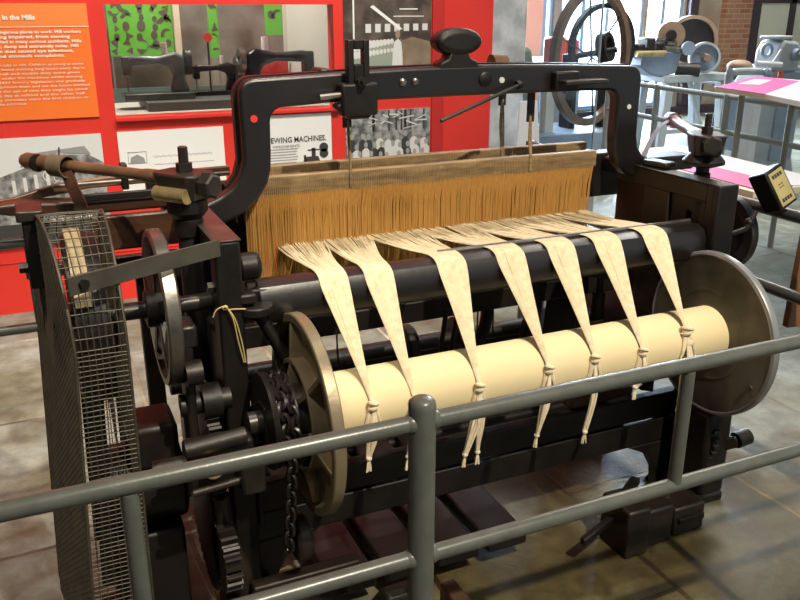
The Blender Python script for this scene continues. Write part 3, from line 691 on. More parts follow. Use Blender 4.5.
# ------------------------------------------------------------------ warp beam
AY, AZ, RB, RF = 1.78, .652, .088, .252
WB = thing('warp_beam', (1.15, AY, AZ - RF), 'warp beam roll of cream yarn between two metal flanges', 'warp beam')
MB().lathe([(0, .02), (0, RB), (1.276, RB), (1.276, .02)], (.556, AY, AZ), (1, 0, 0), 96).build('yarn_roll', M['yarn_roll'], WB)
c = (0, AY, AZ)
FLG = MB().lathe([(.526, .232), (.526, RF - .003), (.529, RF), (.553, RF), (.556, RF - .003), (.556, .05), (.548, .05), (.548, .225), (.526, .232)], c, (1, 0, 0), 96).build('flange', M['flange_cast'], WB)
lab(FLG, 'ribbed tan cast flange')
rb = MB()
for i in range(6):
    an = 2 * PI * i / 6 + .25
    ca, sa = math.cos(an), math.sin(an)
    def P(x, r): return Vector((x, AY + r * ca, AZ + r * sa))
    t = Vector((0, -sa, ca)) * .007
    q = [P(.549, .07), P(.495, .07), P(.515, .13), P(.528, .228), P(.549, .228)]
    A = [rb.bm.verts.new(p + t) for p in q]; B = [rb.bm.verts.new(p - t) for p in q]
    rb._f(A); rb._f(B[::-1])
    for j in range(5): rb._f([A[j], A[(j + 1) % 5], B[(j + 1) % 5], B[j]])
rb.build('rib', M['flange_cast'], FLG, bev=.002)
MB().lathe([(.548, .142), (.515, .142), (.513, .14), (.513, .132), (.515, .13), (.548, .13)], c, (1, 0, 0), 64).build('inner_ring', M['flange_cast'], FLG)
MB().lathe([(.548, .085), (.48, .075), (.478, .07), (.478, .0)], c, (1, 0, 0), 40).build('hub', ib, FLG)
BD = MB().lathe([(.432, .0), (.432, .118), (.438, .121), (.446, .118), (.448, .088), (.492, .088), (.494, .10), (.499, .10), (.50, .05), (.51, .05)], c, (1, 0, 0), 56).build('brake_drum', ir, WB)
# brake chain: links wound on the drum and hanging to the lever
def link(mb, p, d, side, w=.0135, L=.021, r=.0056):
    d = Vector(d).normalized(); s_ = Vector(side).normalized(); p = Vector(p)
    pts = []
    for i in range(12):
        a_ = 2 * PI * i / 12
        pts.append(p + d * (L * math.cos(a_)) + s_ * (w * math.sin(a_)))
    mb.tube(pts, r, 6, closed=True)
nlinks = 0
CH = None
def chain_link(p, d, side):
    global CH, nlinks
    mb = MB(); link(mb, p, d, side); o = mb.build('chain_link', ig, BD); nlinks += 1
for row, xx in ((0, .459), (1, .482)):
    for k in range(15):
        t = math.radians(58 + k * 14.5 + row * 7)
        n_ = Vector((0, math.cos(t), math.sin(t))); tg = Vector((0, -math.sin(t), math.cos(t)))
        side = Vector((1, 0, 0)) + n_ * (1 if (k + row) % 2 else -1)
        chain_link(Vector((xx, AY, AZ)) + n_ * .104, tg, side)
for k in range(13):
    side = Vector((1, .6, 0)) if k % 2 else Vector((.6, -1, 0))
    chain_link((.475 - k * .001, AY - .103 + k * .003, AZ - .03 - k * .024), (0, .05, -1), side)
FR = MB().lathe([(1.832, .05), (1.832, RF - .006), (1.836, RF - .001), (1.848, RF), (1.854, RF - .003), (1.854, .05)], c, (1, 0, 0), 96).build('flange', M['flange_disc'], WB)
lab(FR, 'smooth mottled grey disc flange')
MB().lathe([(1.8315, RF - .009), (1.8300, RF - .005), (1.833, RF + .002), (1.838, RF + .004), (1.852, RF + .004), (1.855, RF + .0005)], c, (1, 0, 0), 96).build('bright_rim', M['rim_metal'], FR)
MB().lathe([(1.8315, .135), (1.8305, .14), (1.8315, .145)], c, (1, 0, 0), 64).build('wear_ring', M['flange_disc'], FR)
MB().cyl((1.827, AY - .19, AZ - .10), (1.833, AY - .19, AZ - .10), .007, n=12).build('rivet', M['steel'], FR)
MB().cyl((.395, AY, AZ), (1.90, AY, AZ), .028, n=24).build('beam_gudgeon', M['steel_dark'], WB)

# ------------------------------------------------------------------ yarn bundles
cx = [.665, .790, 1.003, 1.188, 1.357, 1.518, 1.695]
hw_ = [.037, .039, .042, .044, .044, .045, .043]            # half width on the rail
hx = [(.645, .80), (.785, .95), (.93, 1.13), (1.10, 1.31), (1.27, 1.45), (1.42, 1.62), (1.60, 1.77)]
kx = [.683, .795, .978, 1.192, 1.342, 1.505, 1.672]         # knot x
ka = [160, 166, 164, 158, 156, 160, 140]                    # where the knot lies round the roll (degrees)
tails = [[(.665, .515)], [(.772, .495)], [(.935, .462), (.972, .462)], [(1.155, .47)], [(1.315, .445)], [(1.478, .55)], [(1.648, .475)]]
order = ['first', 'second', 'third', 'fourth', 'fifth', 'sixth', 'seventh']
extra = ['with one long thin tail', 'tail hanging beside the domed post', 'ending in two knotted tails', 'one long tail with a small knot', 'slim slanting tail', 'short tail close to the barrier', 'with a thick double knot']
for b in range(7):
    rnd = random.Random(100 + b)
    ang = math.radians(ka[b])
    kp = Vector((kx[b], AY + (RB + .010) * math.cos(ang), AZ + (RB + .010) * math.sin(ang)))
    YB_ = thing('yarn_bundle', (cx[b], 1.90, AZ - .2), 'cream yarn bundle, %s from the ribbed flange, %s' % (order[b], extra[b]), 'yarn', 'yarn bundles knotted round the warp beam')
    th = MB(); NT = 120
    for k in range(NT):
        f = (k + .5) / NT; s_ = 2 * f - 1
        j = rnd.uniform(-.006, .006)
        xh = hx[b][0] + (hx[b][1] - hx[b][0]) * min(max(f + rnd.uniform(-.03, .03), 0), 1)
        # fans are uneven: clump threads a little
        xh += .004 * math.sin(f * 19 + b)
        xr = cx[b] + hw_[b] * s_ + rnd.uniform(-.002, .002)
        zj = rnd.uniform(0, .0022)
        zh = .918 + rnd.uniform(-.010, .010)
        lay = zj
        pts = [(xh, 2.365, zh), (xh + (xr - xh) * .22, 2.26, zh + (.945 - zh) * .3 - .004 + zj * 1.5), (xh + (xr - xh) * .62, 2.11, .938 + zj * 2),
               (xh + (xr - xh) * .93, 1.985, .957 + lay), (xr, 1.94, .9605 + lay), (xr, 1.908, .952 + lay), (xr + (kx[b] - xr) * .02, 1.886 - lay, .927)]
        p6 = Vector(pts[-1]); tw = 1
        for t in (.3, .55, .75, .88, .96):
            w = (1 - t) ** 1.15
            c_ = Vector((cx[b] + (kx[b] - cx[b]) * t, p6.y + (kp.y - p6.y) * t, p6.z + (kp.z - p6.z) * t))
            pts.append((c_.x + (xr - cx[b]) * (w * .92 + .06), c_.y - .0035 * (1 - s_ * s_) - lay, c_.z))
        pts.append((kp.x + s_ * .004, kp.y - lay, kp.z + .004))
        th.tube(smooth_path(pts, 3), .00125 if b < 3 else .0014, 4, cap=False)
    th.build('warp_threads', M['yarn'], YB_)
    # knot: a turned lump with two wraps
    kb = MB(); rad = Vector((0, math.cos(ang), math.sin(ang)))
    big = 1.5 if b == 6 else 1.0
    kb.ball(kp + rad * .004, .011 * big, (1.0, .8, 1.15), 12)
    for q in (-1, 1): kb.torus(kp + rad * .004 + Vector((0, 0, .006 * q)), .010 * big, .0045, (.25 * q, .2, 1), 16, 6)
    if b == 6: kb.ball(kp + Vector((.004, -.012, -.035)), .016, (1.2, .8, .8), 12)
    kb.build('knot', M['yarn'], YB_)
    # wrap round the roll below the knot
    wr = MB()
    for q in (-1, 1):
        pp = []
        for i in range(7):
            a_ = ang + math.radians(8 * i); r_ = RB + .005
            pp.append((kp.x + q * (.004 + .0035 * i), AY + r_ * math.cos(a_), AZ + r_ * math.sin(a_)))
        wr.tube(pp, [.006, .007, .007, .006, .006, .005, .004], 8)
    wr.build('knot_end', M['yarn'], YB_)
    for tx, tz in tails[b]:
        y0 = AY - RB - .022; top = kp + Vector((0, -.004, -.01))
        mid = Vector((kp.x + (tx - kp.x) * .35, y0, kp.z + (tz - kp.z) * .4)); end = Vector((tx, y0 + .004, tz + .035)); tip = Vector((tx - .003, y0 + .003, tz))
        ml = MB()
        for q in range(9):
            o_ = [Vector((rnd.uniform(-1, 1), rnd.uniform(-.7, .7), 0)) for _ in range(3)]
            ml.tube(smooth_path([top + o_[0] * .003, mid + o_[1] * .012, end + o_[2] * .004], 5), .0040, 5)
        ml.build('tail', M['yarn'], YB_)
        ke = MB().ball(end, .008, (1, 1, .9), 10)
        for q in range(8):
            o2 = Vector((rnd.uniform(-1, 1), rnd.uniform(-.6, .6), 0)) * .007
            ke.tube([end, end * .5 + tip * .5 + o2 * .6, tip + o2], [.003, .0028, .0018], 5)
        ke.build('tail_knot', M['yarn'], YB_)

# ------------------------------------------------------------------ heddle shafts
def heddle(y, x0, x1, ztop, label, seed, cords):
    rnd = random.Random(seed)
    H = thing('heddle_shaft', ((x0 + x1) / 2, y, .70), label, 'heddle', 'heddle shafts hanging under the arch')
    MB().bx(x0, x1, y - .014, y + .014, ztop - .055, ztop).build('shaft_bar', M['wood_old'], H, bev=.004)
    MB().bx(x0 + .02, x1 - .02, y - .010, y + .010, .68, .705).build('shaft_bar', M['wood_old'], H, bev=.004)
    w = MB(); n = 470
    for k in range(n):
        x = x0 + .012 + (x1 - x0 - .024) * (k + .5) / n + rnd.uniform(-.0008, .0008)
        dz = rnd.uniform(0, .0015); r = rnd.uniform(.0017, .0023)
        yy = y + rnd.uniform(-.005, .001)
        w.tube([(x, y - .0135, ztop - .052), (x + rnd.uniform(-.001, .001), y - .012, ztop - .07), (x + rnd.uniform(-.002, .002), yy, ztop - .12), (x + rnd.uniform(-.002, .002), yy, .91), (x, y - .011, .70)], r, 4, cap=False)
    hd = w.build('heddle_cords', M['heddle'], H); hd['kind'] = 'stuff'
    lp = MB()
    for k in range(200):
        x = x0 + .015 + (x1 - x0 - .03) * (k + .5) / 200
        lp.tube([(x, y - .0135, ztop - .006 - rnd.uniform(0, .006)), (x, y - .0155, ztop - .03), (x, y - .014, ztop - .058)], rnd.uniform(.0014, .0024), 4, cap=False)
    lo_ = lp.build('cord_loops', M['wood_old'], H); lo_['kind'] = 'stuff'
    for cxx, zt in cords:
        MB().bx(cxx - .014, cxx + .014, y - .004, y + .001, zt, zt + .10).build('hanging_strap', ir, H, bev=.001)
        cd = MB()
        for q in range(4):
            o_ = rnd.uniform(-.008, .008)
            cd.tube(smooth_path([(cxx + o_ * .5, y - .003, zt + .02), (cxx + o_, y - .006, (zt + ztop) / 2), (cxx + o_ * .6, y - .016, ztop - .005), (cxx + o_ * .4, y - .018, ztop - .05)], 4), .0028, 6)
        cd.build('hanging_cord', M['wood_old'], H)
    return H
heddle(2.345, .545, 1.785, 1.136, 'nearer orange-brown heddle shaft with wooden top bar under the arch', 3, [(.876, 1.262), (1.515, 1.245)])
heddle(2.485, .575, 1.845, 1.142, 'further orange-brown heddle shaft with wooden top bar, just behind the nearer one', 4, [(1.49, 1.285)])

# ------------------------------------------------------------------ wire mesh belt guard
GD = thing('belt_guard', (.09, 1.93, 0), 'tall wire mesh belt guard with rounded top at the left end of the loom', 'guard')
gx0, gx1, R_ = .032, .136, .245
def lean(z): return -.055 * max(0, 1 - z / DZ)
def gprof(zlow=.02, step=.0117):
    f = []; z = zlow
    while z < DZ: f.append((DY - R_, z)); z += step
    t = [(DY - R_ * math.cos(math.radians(a_)), DZ + R_ * math.sin(math.radians(a_))) for a_ in range(0, 181, 3)]
    k = [(DY + R_, z) for (y, z) in f[::-4]]
    return f + t + k
prof = gprof()
def gpt(x, y, z): return (x + lean(z) * (1 - .75 * (x - gx0) / (gx1 - gx0)) - (.062 * (y - (DY - R_)) / (2 * R_)) * max(0, 1 - (x - gx0) / (gx1 - gx0)), y, z)
wv = MB()
for i in range(9):
    x = gx0 + (gx1 - gx0) * i / 8
    wv.tube([gpt(x, y, z) for y, z in prof[::2]], .0011, 4)
wv.build('front_mesh', M['mesh_pale'], GD)
wh = MB(); rg = random.Random(31)
for i, (y, z) in enumerate(prof):
    top = DZ < z
    if top and i % 2: continue
    wob = rg.uniform(-.0015, .0015)
    wh.tube([gpt(gx0, y, z), gpt(gx0 + (gx1 - gx0) * .4, y, z + wob), gpt(gx1, y, z - wob)], .00105 if not top else .0012, 4)
wh.build('front_mesh', M['mesh_pale'], GD)
# folded double side mesh on the left, and the single one on the right
def inside(y, z): return DY - R_ - 1e-6 <= y <= DY + R_ + 1e-6 and .02 <= z and (z <= DZ or (y - DY) ** 2 + (z - DZ) ** 2 <= R_ * R_)
def clip_line(p, d, step=.012):
    run = []; segs = []; y, z = p
    for k in range(160):
        if inside(y, z): run.append((y, z))
        else:
            if len(run) > 1: segs.append(run)
            run = []
        y += d[0] * step; z += d[1] * step
    if len(run) > 1: segs.append(run)
    return segs
sm = MB()
for sg_, dd in ((0, (.8, .6)), (1, (.8, -.6))):
    for k in range(-26, 94):
        for sg in clip_line((DY - R_, k * .016), dd): sm.tube([gpt(gx0, *sg[0]), gpt(gx0, *sg[len(sg) // 2]), gpt(gx0, *sg[-1])], .0019, 4)
sm.build('side_mesh', M['mesh_wire'], GD)
s2 = MB()
for k in range(22):
    y = DY - R_ + k * .0225
    zt = DZ + math.sqrt(max(R_ * R_ - (y - DY) ** 2, 0))
    s2.tube([gpt(gx1, y, .02), gpt(gx1, y, DZ), gpt(gx1, y, zt + .001)], .0011, 4)
for k in range(58):
    z = .03 + k * .02
    h = R_ if z <= DZ else math.sqrt(max(R_ * R_ - (z - DZ) ** 2, 0))
    if h > .02: s2.tube([gpt(gx1, DY - h, z), gpt(gx1, DY + h, z)], .0011, 4)
s2.build('side_mesh', M['mesh_wire'], GD)
for gx, w_ in ((gx0, .0035), (gx1, .0032)):
    MB().tube([gpt(gx, y, z) for y, z in prof[::2]], w_, 6).build('edge_wire', M['mesh_wire'], GD)
MB().bar((.372, 1.848, 1.078), (.036, 1.696, 1.075), .006, .040).build('mounting_bar', M['bar_grey'], GD, bev=.001)
MB().lathe([(0, .011), (.012, .011), (.012, 0)], (.064, 1.708, 1.075), (.42, -.9, 0), 6).build('bolt', ir, GD)
GP = MB().bx(-.035, -.005, 2.0, 2.08, .985, 1.145).build('mounting_plate', ir, GD, bev=.004)
MB().bx(-.045, .012, 1.99, 2.09, 1.145, 1.17).build('plate_cap', M['steel_dark'], GP, bev=.004)
MB().lathe([(0, .013), (.02, .013), (.02, 0)], (-.035, 2.03, 1.03), (-1, 0, 0), 6).build('bolt', ir, GP)
MB().prism([(1.82, .93), (1.98, .93), (2.02, .70), (1.92, .58), (1.86, .72)], 'x', .100, .104).build('inner_flap', M['mesh_wire'], GD)

# ------------------------------------------------------------------ pick counter
PC = thing('pick_counter', (2.17, 1.92, .96), 'black box counter with yellow label on a bent arm beside the right frame', 'counter')
Mx = Matrix.Translation((2.185, 1.93, 1.045)) @ Euler((math.radians(-22), math.radians(-21), math.radians(8)), 'XYZ').to_matrix().to_4x4()
b = MB().bx(-.042, .042, -.036, .036, -.068, .068, Mx).build('case', M['iron'], PC, bev=.006)
MB().bx(-.033, .033, -.039, -.036, -.058, .058, Mx).build('label_plate', M['label_yellow'], b, bev=.002)
lt = MB()
for k, (z0, z1, w) in enumerate(((.036, .048, .024), (.010, .013, .012), (.0, .003, .012), (-.046, -.034, .024))):
    for q in range(int(w / .006)):
        x = -w + q * .012
        lt.bx(x, x + .009, -.0400, -.0388, z0, z1, Mx)
lt.build('lettering', M['ink_black'], b, smooth=False)
MB().tube(smooth_path([(2.125, 1.93, .975), (2.09, 1.92, .935), (2.055, 1.91, .925), (1.955, 1.90, .915)]), .008, 10).build('bent_arm', M['iron'], PC)
MB().ball((2.098, 1.925, .942), .016, n=12).build('arm_joint', M['iron'], PC)

# ------------------------------------------------------------------ string on the left post
st = MB()
st.tube(smooth_path([(.425, 1.855, .918), (.40, 1.856, .921), (.375, 1.856, .923), (.37, 1.85, .93), (.378, 1.852, .935)], 6), .0016, 6)
st.tube(smooth_path([(.378, 1.852, .935), (.355, 1.85, .928), (.345, 1.85, .91)], 6), .0016, 6)
for q in (0, .004): st.tube(smooth_path([(.378, 1.852, .932), (.392 + q, 1.848, .90), (.401 + q * 2, 1.85, .84), (.412 + q, 1.852, .782)], 6), .0016, 6)
st.ball((.378, 1.851, .931), .0045, n=8)
tag(st.build('string', M['string'], origin=(.39, 1.855, .78)), 'yellow string tied in a bow round the left loom post', 'string')

# ------------------------------------------------------------------ weights on the floor
W1 = thing('iron_weight', (1.57, 1.74, 0), 'square dark block with a rod end, standing on the floor by the baluster', 'weight')
MB().bx(1.50, 1.585, 1.665, 1.80, 0, .165).build('block', M['iron_brown'], W1, bev=.008)
MB().bx(1.585, 1.70, 1.69, 1.80, 0, .13).build('block', M['iron_brown'], W1, bev=.008)
MB().bar((1.36, 1.70, .085), (1.50, 1.745, .10), .02, .025).build('rod_end', M['iron'], W1, bev=.004)
MB().bar((1.49, 1.71, .175), (1.62, 1.79, .185), .03, .022).build('top_strap', M['iron'], W1, bev=.003)
W2 = thing('iron_weight', (1.78, 1.76, 0), 'longer dark slotted block lying beside the square block', 'weight')
MB().bx(1.715, 1.84, 1.70, 1.82, 0, .10).build('block', M['iron_brown'], W2, bev=.008)
MB().bx(1.73, 1.83, 1.69, 1.70, .045, .065).build('slot_bar', M['iron'], W2, bev=.002)
W3 = MB().prism([(.64, 0), (.80, 0), (.80, .15), (.77, .19), (.68, .19), (.64, .15)], 'y', 1.58, 1.64).build('floor_slab', M['iron_brown'], origin=(.72, 1.61, 0), bev=.008)
tag(W3, 'rounded dark slab standing on the floor left of the domed post', 'slab')
W4 = MB().bx(.86, .905, 1.56, 1.66, 0, .13).build('floor_block', M['wood_red'], origin=(.88, 1.61, 0), bev=.005)
tag(W4, 'dark wooden block on the floor right of the domed post', 'block')

# ------------------------------------------------------------------ brown board at right edge
BB = thing('hanging_board', (2.36, 1.9, .55), 'brown wooden board hanging at the right edge of the picture', 'board')
MB().prism([(2.31, .555), (2.62, .53), (2.66, .94), (2.325, .94)], 'y', 1.89, 1.915).build('board', M['board_brown'], BB, bev=.003)
MB().cyl((2.318, 1.888, .60), (2.318, 1.891, .60), .006, n=10).build('screw', M['steel'], BB)

# ------------------------------------------------------------------ display wall: panels and prints
def panel(name, x0, x1, z0, z1, m, label, cat, y=4.80, th=.008, group=None):
    t = thing(name, ((x0 + x1) / 2, y, z0), label, cat, group)
    b = MB().bx(x0, x1, y - th, y, z0, z1).build('sheet', m, t, smooth=False)
    return t, b
yT = 4.792
T, B = panel('wall_poster', -.55, .376, 1.045, 1.618, M['orange'], 'orange information panel with white lettering on the red wall', 'panel')
MB().bx(-.55, .376, 4.7905, 4.792, 1.505, 1.618).build('header_band', M['orange_pale'], T, smooth=False)
MB().bx(-.55, .376, 4.7895, 4.7905, 1.503, 1.506).build('header_rule', M['ink_white'], T, smooth=False)
wall_text('Working in the Mills', -.160, 1.540, 4.790, .032, M['ink_white'], T, 'heading', bold=.0014, width=.287)
para1 = [('The Mills were dangerous places to work. Mill workers', .335), ('often had hearing impaired, from moving', .278), ('parts. This resulted in many serious accidents. Mills', .332), ('were hot, humid, damp and extremely noisy. Mill', .316), ('conditions, cotton dust caused eye infections,', .288), ('lung problems and stomach complaints.', .243)]
for k, (t_, xe) in enumerate(para1): wall_text(t_, xe - .56 + (.04 if k in (1, 5) else 0), 1.474 - k * .0232, 4.7915, .0205, M['ink_white'], T, 'paragraph_line', bold=.0006, width=.56 - (.04 if k in (1, 5) else 0))
para2 = [('Children were especially at risk. Children as young as seven', .325), ('or eight could be found working long hours every day in', .33), ('the mill. Many small and nimble they were given', .305), ('work in cleaning under the machines whilst moving', .315), ('the factory. In 1833 factory legislation was gradually', .328), ('brought in to protect them and cut the hours worked', .345), ('by children. At the age of nine they might be asked', .33), ('to spend half a day at school and the other half', .318), ('from the early seventies were the first children to', .332), ('be schooled.', .03)]
for k, (t_, xe) in enumerate(para2): wall_text(t_, xe - .58 if k < 9 else -.10, 1.316 - k * .0215, 4.7915, .0165, M['ink_white'], T, 'paragraph_line', width=.58 if k < 9 else .13)

merge_print(T, None, 'lettering', ('sheet', 'header_band', 'heading'))
# building print
T, B = panel('photograph_print', -.50, .372, .37, .955, M['photo_sky'], 'grey photograph of a mill building, below the orange panel', 'photograph')
f = MB()
f.prism([(-.20, .37), (.372, .37), (.372, .80), (.30, .845), (.12, .86), (-.02, .80), (-.20, .74)], 'y', 4.7905, 4.792)
f.build('mill_building', M['photo_mid'], T, smooth=False)
f = MB().prism([(-.05, .80), (.0, .87), (.28, .895), (.31, .85), (.14, .868)], 'y', 4.7895, 4.7905).build('mill_roof', M['paper_grey'], T, smooth=False)
f = MB()
for k, x in enumerate((-.10, -.045, .01, .07)):
    f.bx(x, x + .018, 4.789, 4.7905, .66 + k * .012, .735 + k * .012)
for k in range(7): f.bx(.03 + k * .045, .052 + k * .045, 4.789, 4.7905, .46 + (k % 2) * .03, .50 + (k % 3) * .02)
f.build('printed_glazing', M['photo_white'], T, smooth=False)
wall_text('& Sons.', .105, .690, 4.7893, .034, M['photo_white'], T, 'lettering')
f = MB()
for cx_, cz_, r_ in ((.075, .745, .022), (.125, .735, .020), (.118, .770, .012)):
    f.tube([(cx_ + r_ * (1 - i * .03) * math.cos(i * .42), 4.7902, cz_ + 1.4 * r_ * (1 - i * .03) * math.sin(i * .42)) for i in range(14)], .0032, 5)
f.build('printed_flourish', M['photo_white'], T)
MB().bx(-.5, .372, 4.789, 4.7905, .37, .50).build('dark_foreground', M['photo_dark'], T, smooth=False)
merge_print(T, None, 'printed_picture')
# letterhead print
T, B = panel('document_print', .456, 1.036, .62, .957, M['paper'], 'white letterhead sheet with a boxed emblem, between the two picture prints', 'print')
f = MB()
def frame2(f, x0, x1, z0, z1, w=.003, y=4.7905):
    f.bx(x0, x1, y, 4.792, z0, z0 + w); f.bx(x0, x1, y, 4.792, z1 - w, z1); f.bx(x0, x0 + w, y, 4.792, z0, z1); f.bx(x1 - w, x1, y, 4.792, z0, z1)
frame2(f, .50, .60, .78, .845)
f.prism([(.51, .785), (.59, .785), (.585, .81), (.55, .83), (.515, .815)], 'y', 4.7905, 4.792)
for k in range(4): f.bx(.63, .98 - .02 * k, 4.7905, 4.792, .70 - k * .02, .7025 - k * .02)
f.build('printed_drawing', M['paper_grey'], T, smooth=False)
f = MB()
for z_, x0_, x1_, a_ in ((.812, .635, .965, .007), (.768, .64, .97, .003)):
    f.tube([(x0_ + (x1_ - x0_) * i / 90, 4.7914, z_ + a_ * math.sin(i * 1.13) * math.sin(i * .31)) for i in range(91)], .0011, 4)
f.build('printed_script', M['paper_grey'], T)
merge_print(T, None, 'printed_letterhead')
# sewing machine advertisement
T, B = panel('advertisement_print', 1.118, 1.69, .60, 1.003, M['paper'], 'white old advertisement headed SEWING MACHINES with a drawing', 'print')
wall_text('SEWING MACHINES.', 1.292, .842, 4.7915, .046, M['ink_black'], T, 'heading', bold=.0004, width=.36)
wall_text('IMPROVEMENTS.', 1.32, .812, 4.7915, .022, M['paper_grey'], T, 'lettering', width=.17)
f = MB()
for k in range(11): f.bx(1.30, 1.475 - .006 * (k % 3), 4.7905, 4.792, .80 - k * .016, .805 - k * .016)
f.build('small_print', M['paper_grey'], T, smooth=False)
f = MB()
f.bx(1.50, 1.655, 4.7900, 4.792, .665, .69)
f.prism([(1.505, .72), (1.53, .75), (1.60, .75), (1.62, .70), (1.64, .69), (1.51, .69)], 'y', 4.7900, 4.792)
f.bx(1.56, 1.585, 4.79, 4.792, .75, .80); f.bx(1.535, 1.61, 4.79, 4.792, .785, .792); f.bx(1.51, 1.525, 4.79, 4.792, .69, .76)
f.lathe([(0, .028), (-.002, .028)], (1.638, 4.792, .765), (0, 1, 0), 20, cap=True)
f.lathe([(0, .028), (-.002, .028)], (1.638, 4.792, .80), (0, 1, 0), 20, cap=True)
f.build('machine_drawing', M['photo_dark'], T, smooth=False)
merge_print(T, None, 'printed_advert', ('sheet', 'heading'))
# group photograph
T, B = panel('photograph_print', 1.783, 2.352, .66, 1.003, M['photo_mid'], 'black and white group photograph of mill workers under machinery', 'photograph')
rnd = random.Random(5)
f = MB(); g = MB(); h = MB()
for r in range(3):
    for k in range(9):
        x = 1.82 + k * .061 + rnd.uniform(-.012, .012) + (.02 if r % 2 else 0); z = .845 - r * .055 + rnd.uniform(-.008, .008)
        if x > 2.325: continue
        yy = 4.7912 - r * .0004
        wh = rnd.random() < .6
        (g if wh else h).prism([(x - .027, max(z - .12, .662)), (x + .024, max(z - .12, .662)), (x + .023, z - .035), (x + .008, z - .02), (x - .008, z - .02), (x - .025, z - .035)], 'y', yy, 4.7922)
        f.prism([(x + .013 * math.cos(t), z + .018 * math.sin(t)) for t in [2 * PI * i / 10 for i in range(10)]], 'y', yy - .0002, 4.7922)
f.build('printed_crowd', M['face_grey'], T, smooth=False); g.build('printed_clothing', M['photo_white'], T, smooth=False); h.build('printed_clothing', M['photo_dark'], T, smooth=False)
f = MB(); g = MB()
for k in range(14):
    x = rnd.uniform(1.80, 2.30); z = rnd.uniform(.89, .98)
    f.obox((x, 4.7912, z), (rnd.uniform(.03, .14), .0014, rnd.uniform(.004, .009)), (0, rnd.uniform(-.5, .5), 0))
for k in range(9):
    x = rnd.uniform(1.81, 2.33); g.bx(x, x + .012, 4.7913, 4.792, .875, .998)
f.build('printed_machinery', M['photo_white'], T, smooth=False); g.build('printed_scenery', M['photo_dark'], T, smooth=False)
merge_print(T, None, 'printed_picture')
# spinning room photograph
T, B = panel('photograph_print', 1.783, 2.352, 1.262, 1.92, M['sepia_dark'], 'large colour photograph of a worker beside spinning frames, upper right', 'photograph', group=None)
f = MB()
for k in range(7):
    x = 1.92 + k * .062
    f.bx(x, x + .035, 4.7905, 4.792, 1.455 + .002 * k, 1.505)
f.build('printed_glazing', M['photo_white'], T, smooth=False)
MB().prism([(2.10, 1.265), (2.35, 1.265), (2.35, 1.40), (2.22, 1.43), (2.14, 1.40)], 'y', 4.7908, 4.792).build('printed_floor', M['sepia_mid'], T, smooth=False)
MB().prism([(1.79, 1.265), (2.10, 1.265), (2.12, 1.40), (1.94, 1.41), (1.86, 1.40), (1.79, 1.40)], 'y', 4.7902, 4.792).build('printed_frames', M['photo_green'], T, smooth=False)
f = MB()
for k in range(12):
    t = k / 11; x = 1.83 + .26 * t; z = 1.375 + .03 * t; r = .024 - .012 * t
    f.prism([(x + r * math.cos(a_), z + 1.3 * r * math.sin(a_)) for a_ in [2 * PI * i / 12 for i in range(12)]], 'y', 4.7894 + .00005 * k, 4.792)
    f.prism([(x + r * .7 * math.cos(a_), z - .05 + r * math.sin(a_)) for a_ in [2 * PI * i / 12 for i in range(12)]], 'y', 4.7894 + .00005 * k, 4.792)
f.build('printed_bobbins', M['photo_white'], T, smooth=False)
MB().prism([(1.95, 1.60), (1.97, 1.61), (2.16, 1.475), (2.14, 1.47)], 'y', 4.7904, 4.792).build('printed_shafting', M['paper'], T, smooth=False)
f = MB(); f.bx(1.84, 1.85, 4.79, 4.792, 1.42, 1.92); f.bx(2.14, 2.26, 4.79, 4.792, 1.585, 1.592); f.bx(2.10, 2.30, 4.79, 4.792, 1.545, 1.55)
f.build('printed_lamps', M['paper'], T, smooth=False)
f = MB().prism([(2.09, 1.265), (2.16, 1.265), (2.158, 1.34), (2.15, 1.40), (2.13, 1.42), (2.105, 1.40), (2.095, 1.34)], 'y', 4.7888, 4.792); f.build('printed_apron', M['photo_white'], T, smooth=False)
f = MB().prism([(2.127 + .016 * math.cos(t), 1.445 + .024 * math.sin(t)) for t in [2 * PI * i / 12 for i in range(12)]], 'y', 4.7885, 4.792); f.build('printed_face', M['skin_print'], T, smooth=False)
f = MB().prism([(2.155, 1.32), (2.175, 1.33), (2.165, 1.40), (2.145, 1.42), (2.14, 1.40)], 'y', 4.7890, 4.792); f.build('printed_sleeve', M['sepia_mid'], T, smooth=False)

merge_print(T, None, 'printed_picture')
# ------------------------------------------------------------------ glazed case
YC1 = 5.74
structure(MB().bx(CX1, CX1 + .02, 4.9, YC1, CZ0, CZ1 + .3).build('trim_7', M['off_white'], smooth=False))
structure(MB().bx(CX0 - .6, CX1, 4.9, YC1 + .5, CZ0 - .04, CZ0).build('trim_8', M['off_white'], smooth=False))
structure(MB().bx(CX0 - .6, CX1 + .8, YC1 + .5, YC1 + .55, 0, 2.6).build('trim_9', M['case_grey'], smooth=False))
structure(MB().bx(CX0 - .6, CX1, 5.55, 5.57, CZ0, CZ0 + .085).build('trim_10', M['case_teal'], smooth=False))
gp = MB().bx(CX0 + .004, CX1 - .004, 4.815, 4.821, CZ0 + .002, CZ1 - .002).build('case_pane', M['glass'], origin=(1.09, 4.818, CZ0), smooth=False)
tag(gp, 'clear glass pane closing the display opening in the red wall', 'glass pane')
pn = MB().bx(1.70, 1.74, 5.744, 5.754, CZ0, 1.95).build('case_post', M['off_white'], origin=(1.56, 5.75, CZ0), smooth=False)
structure(pn); pn.name = 'trim_11'
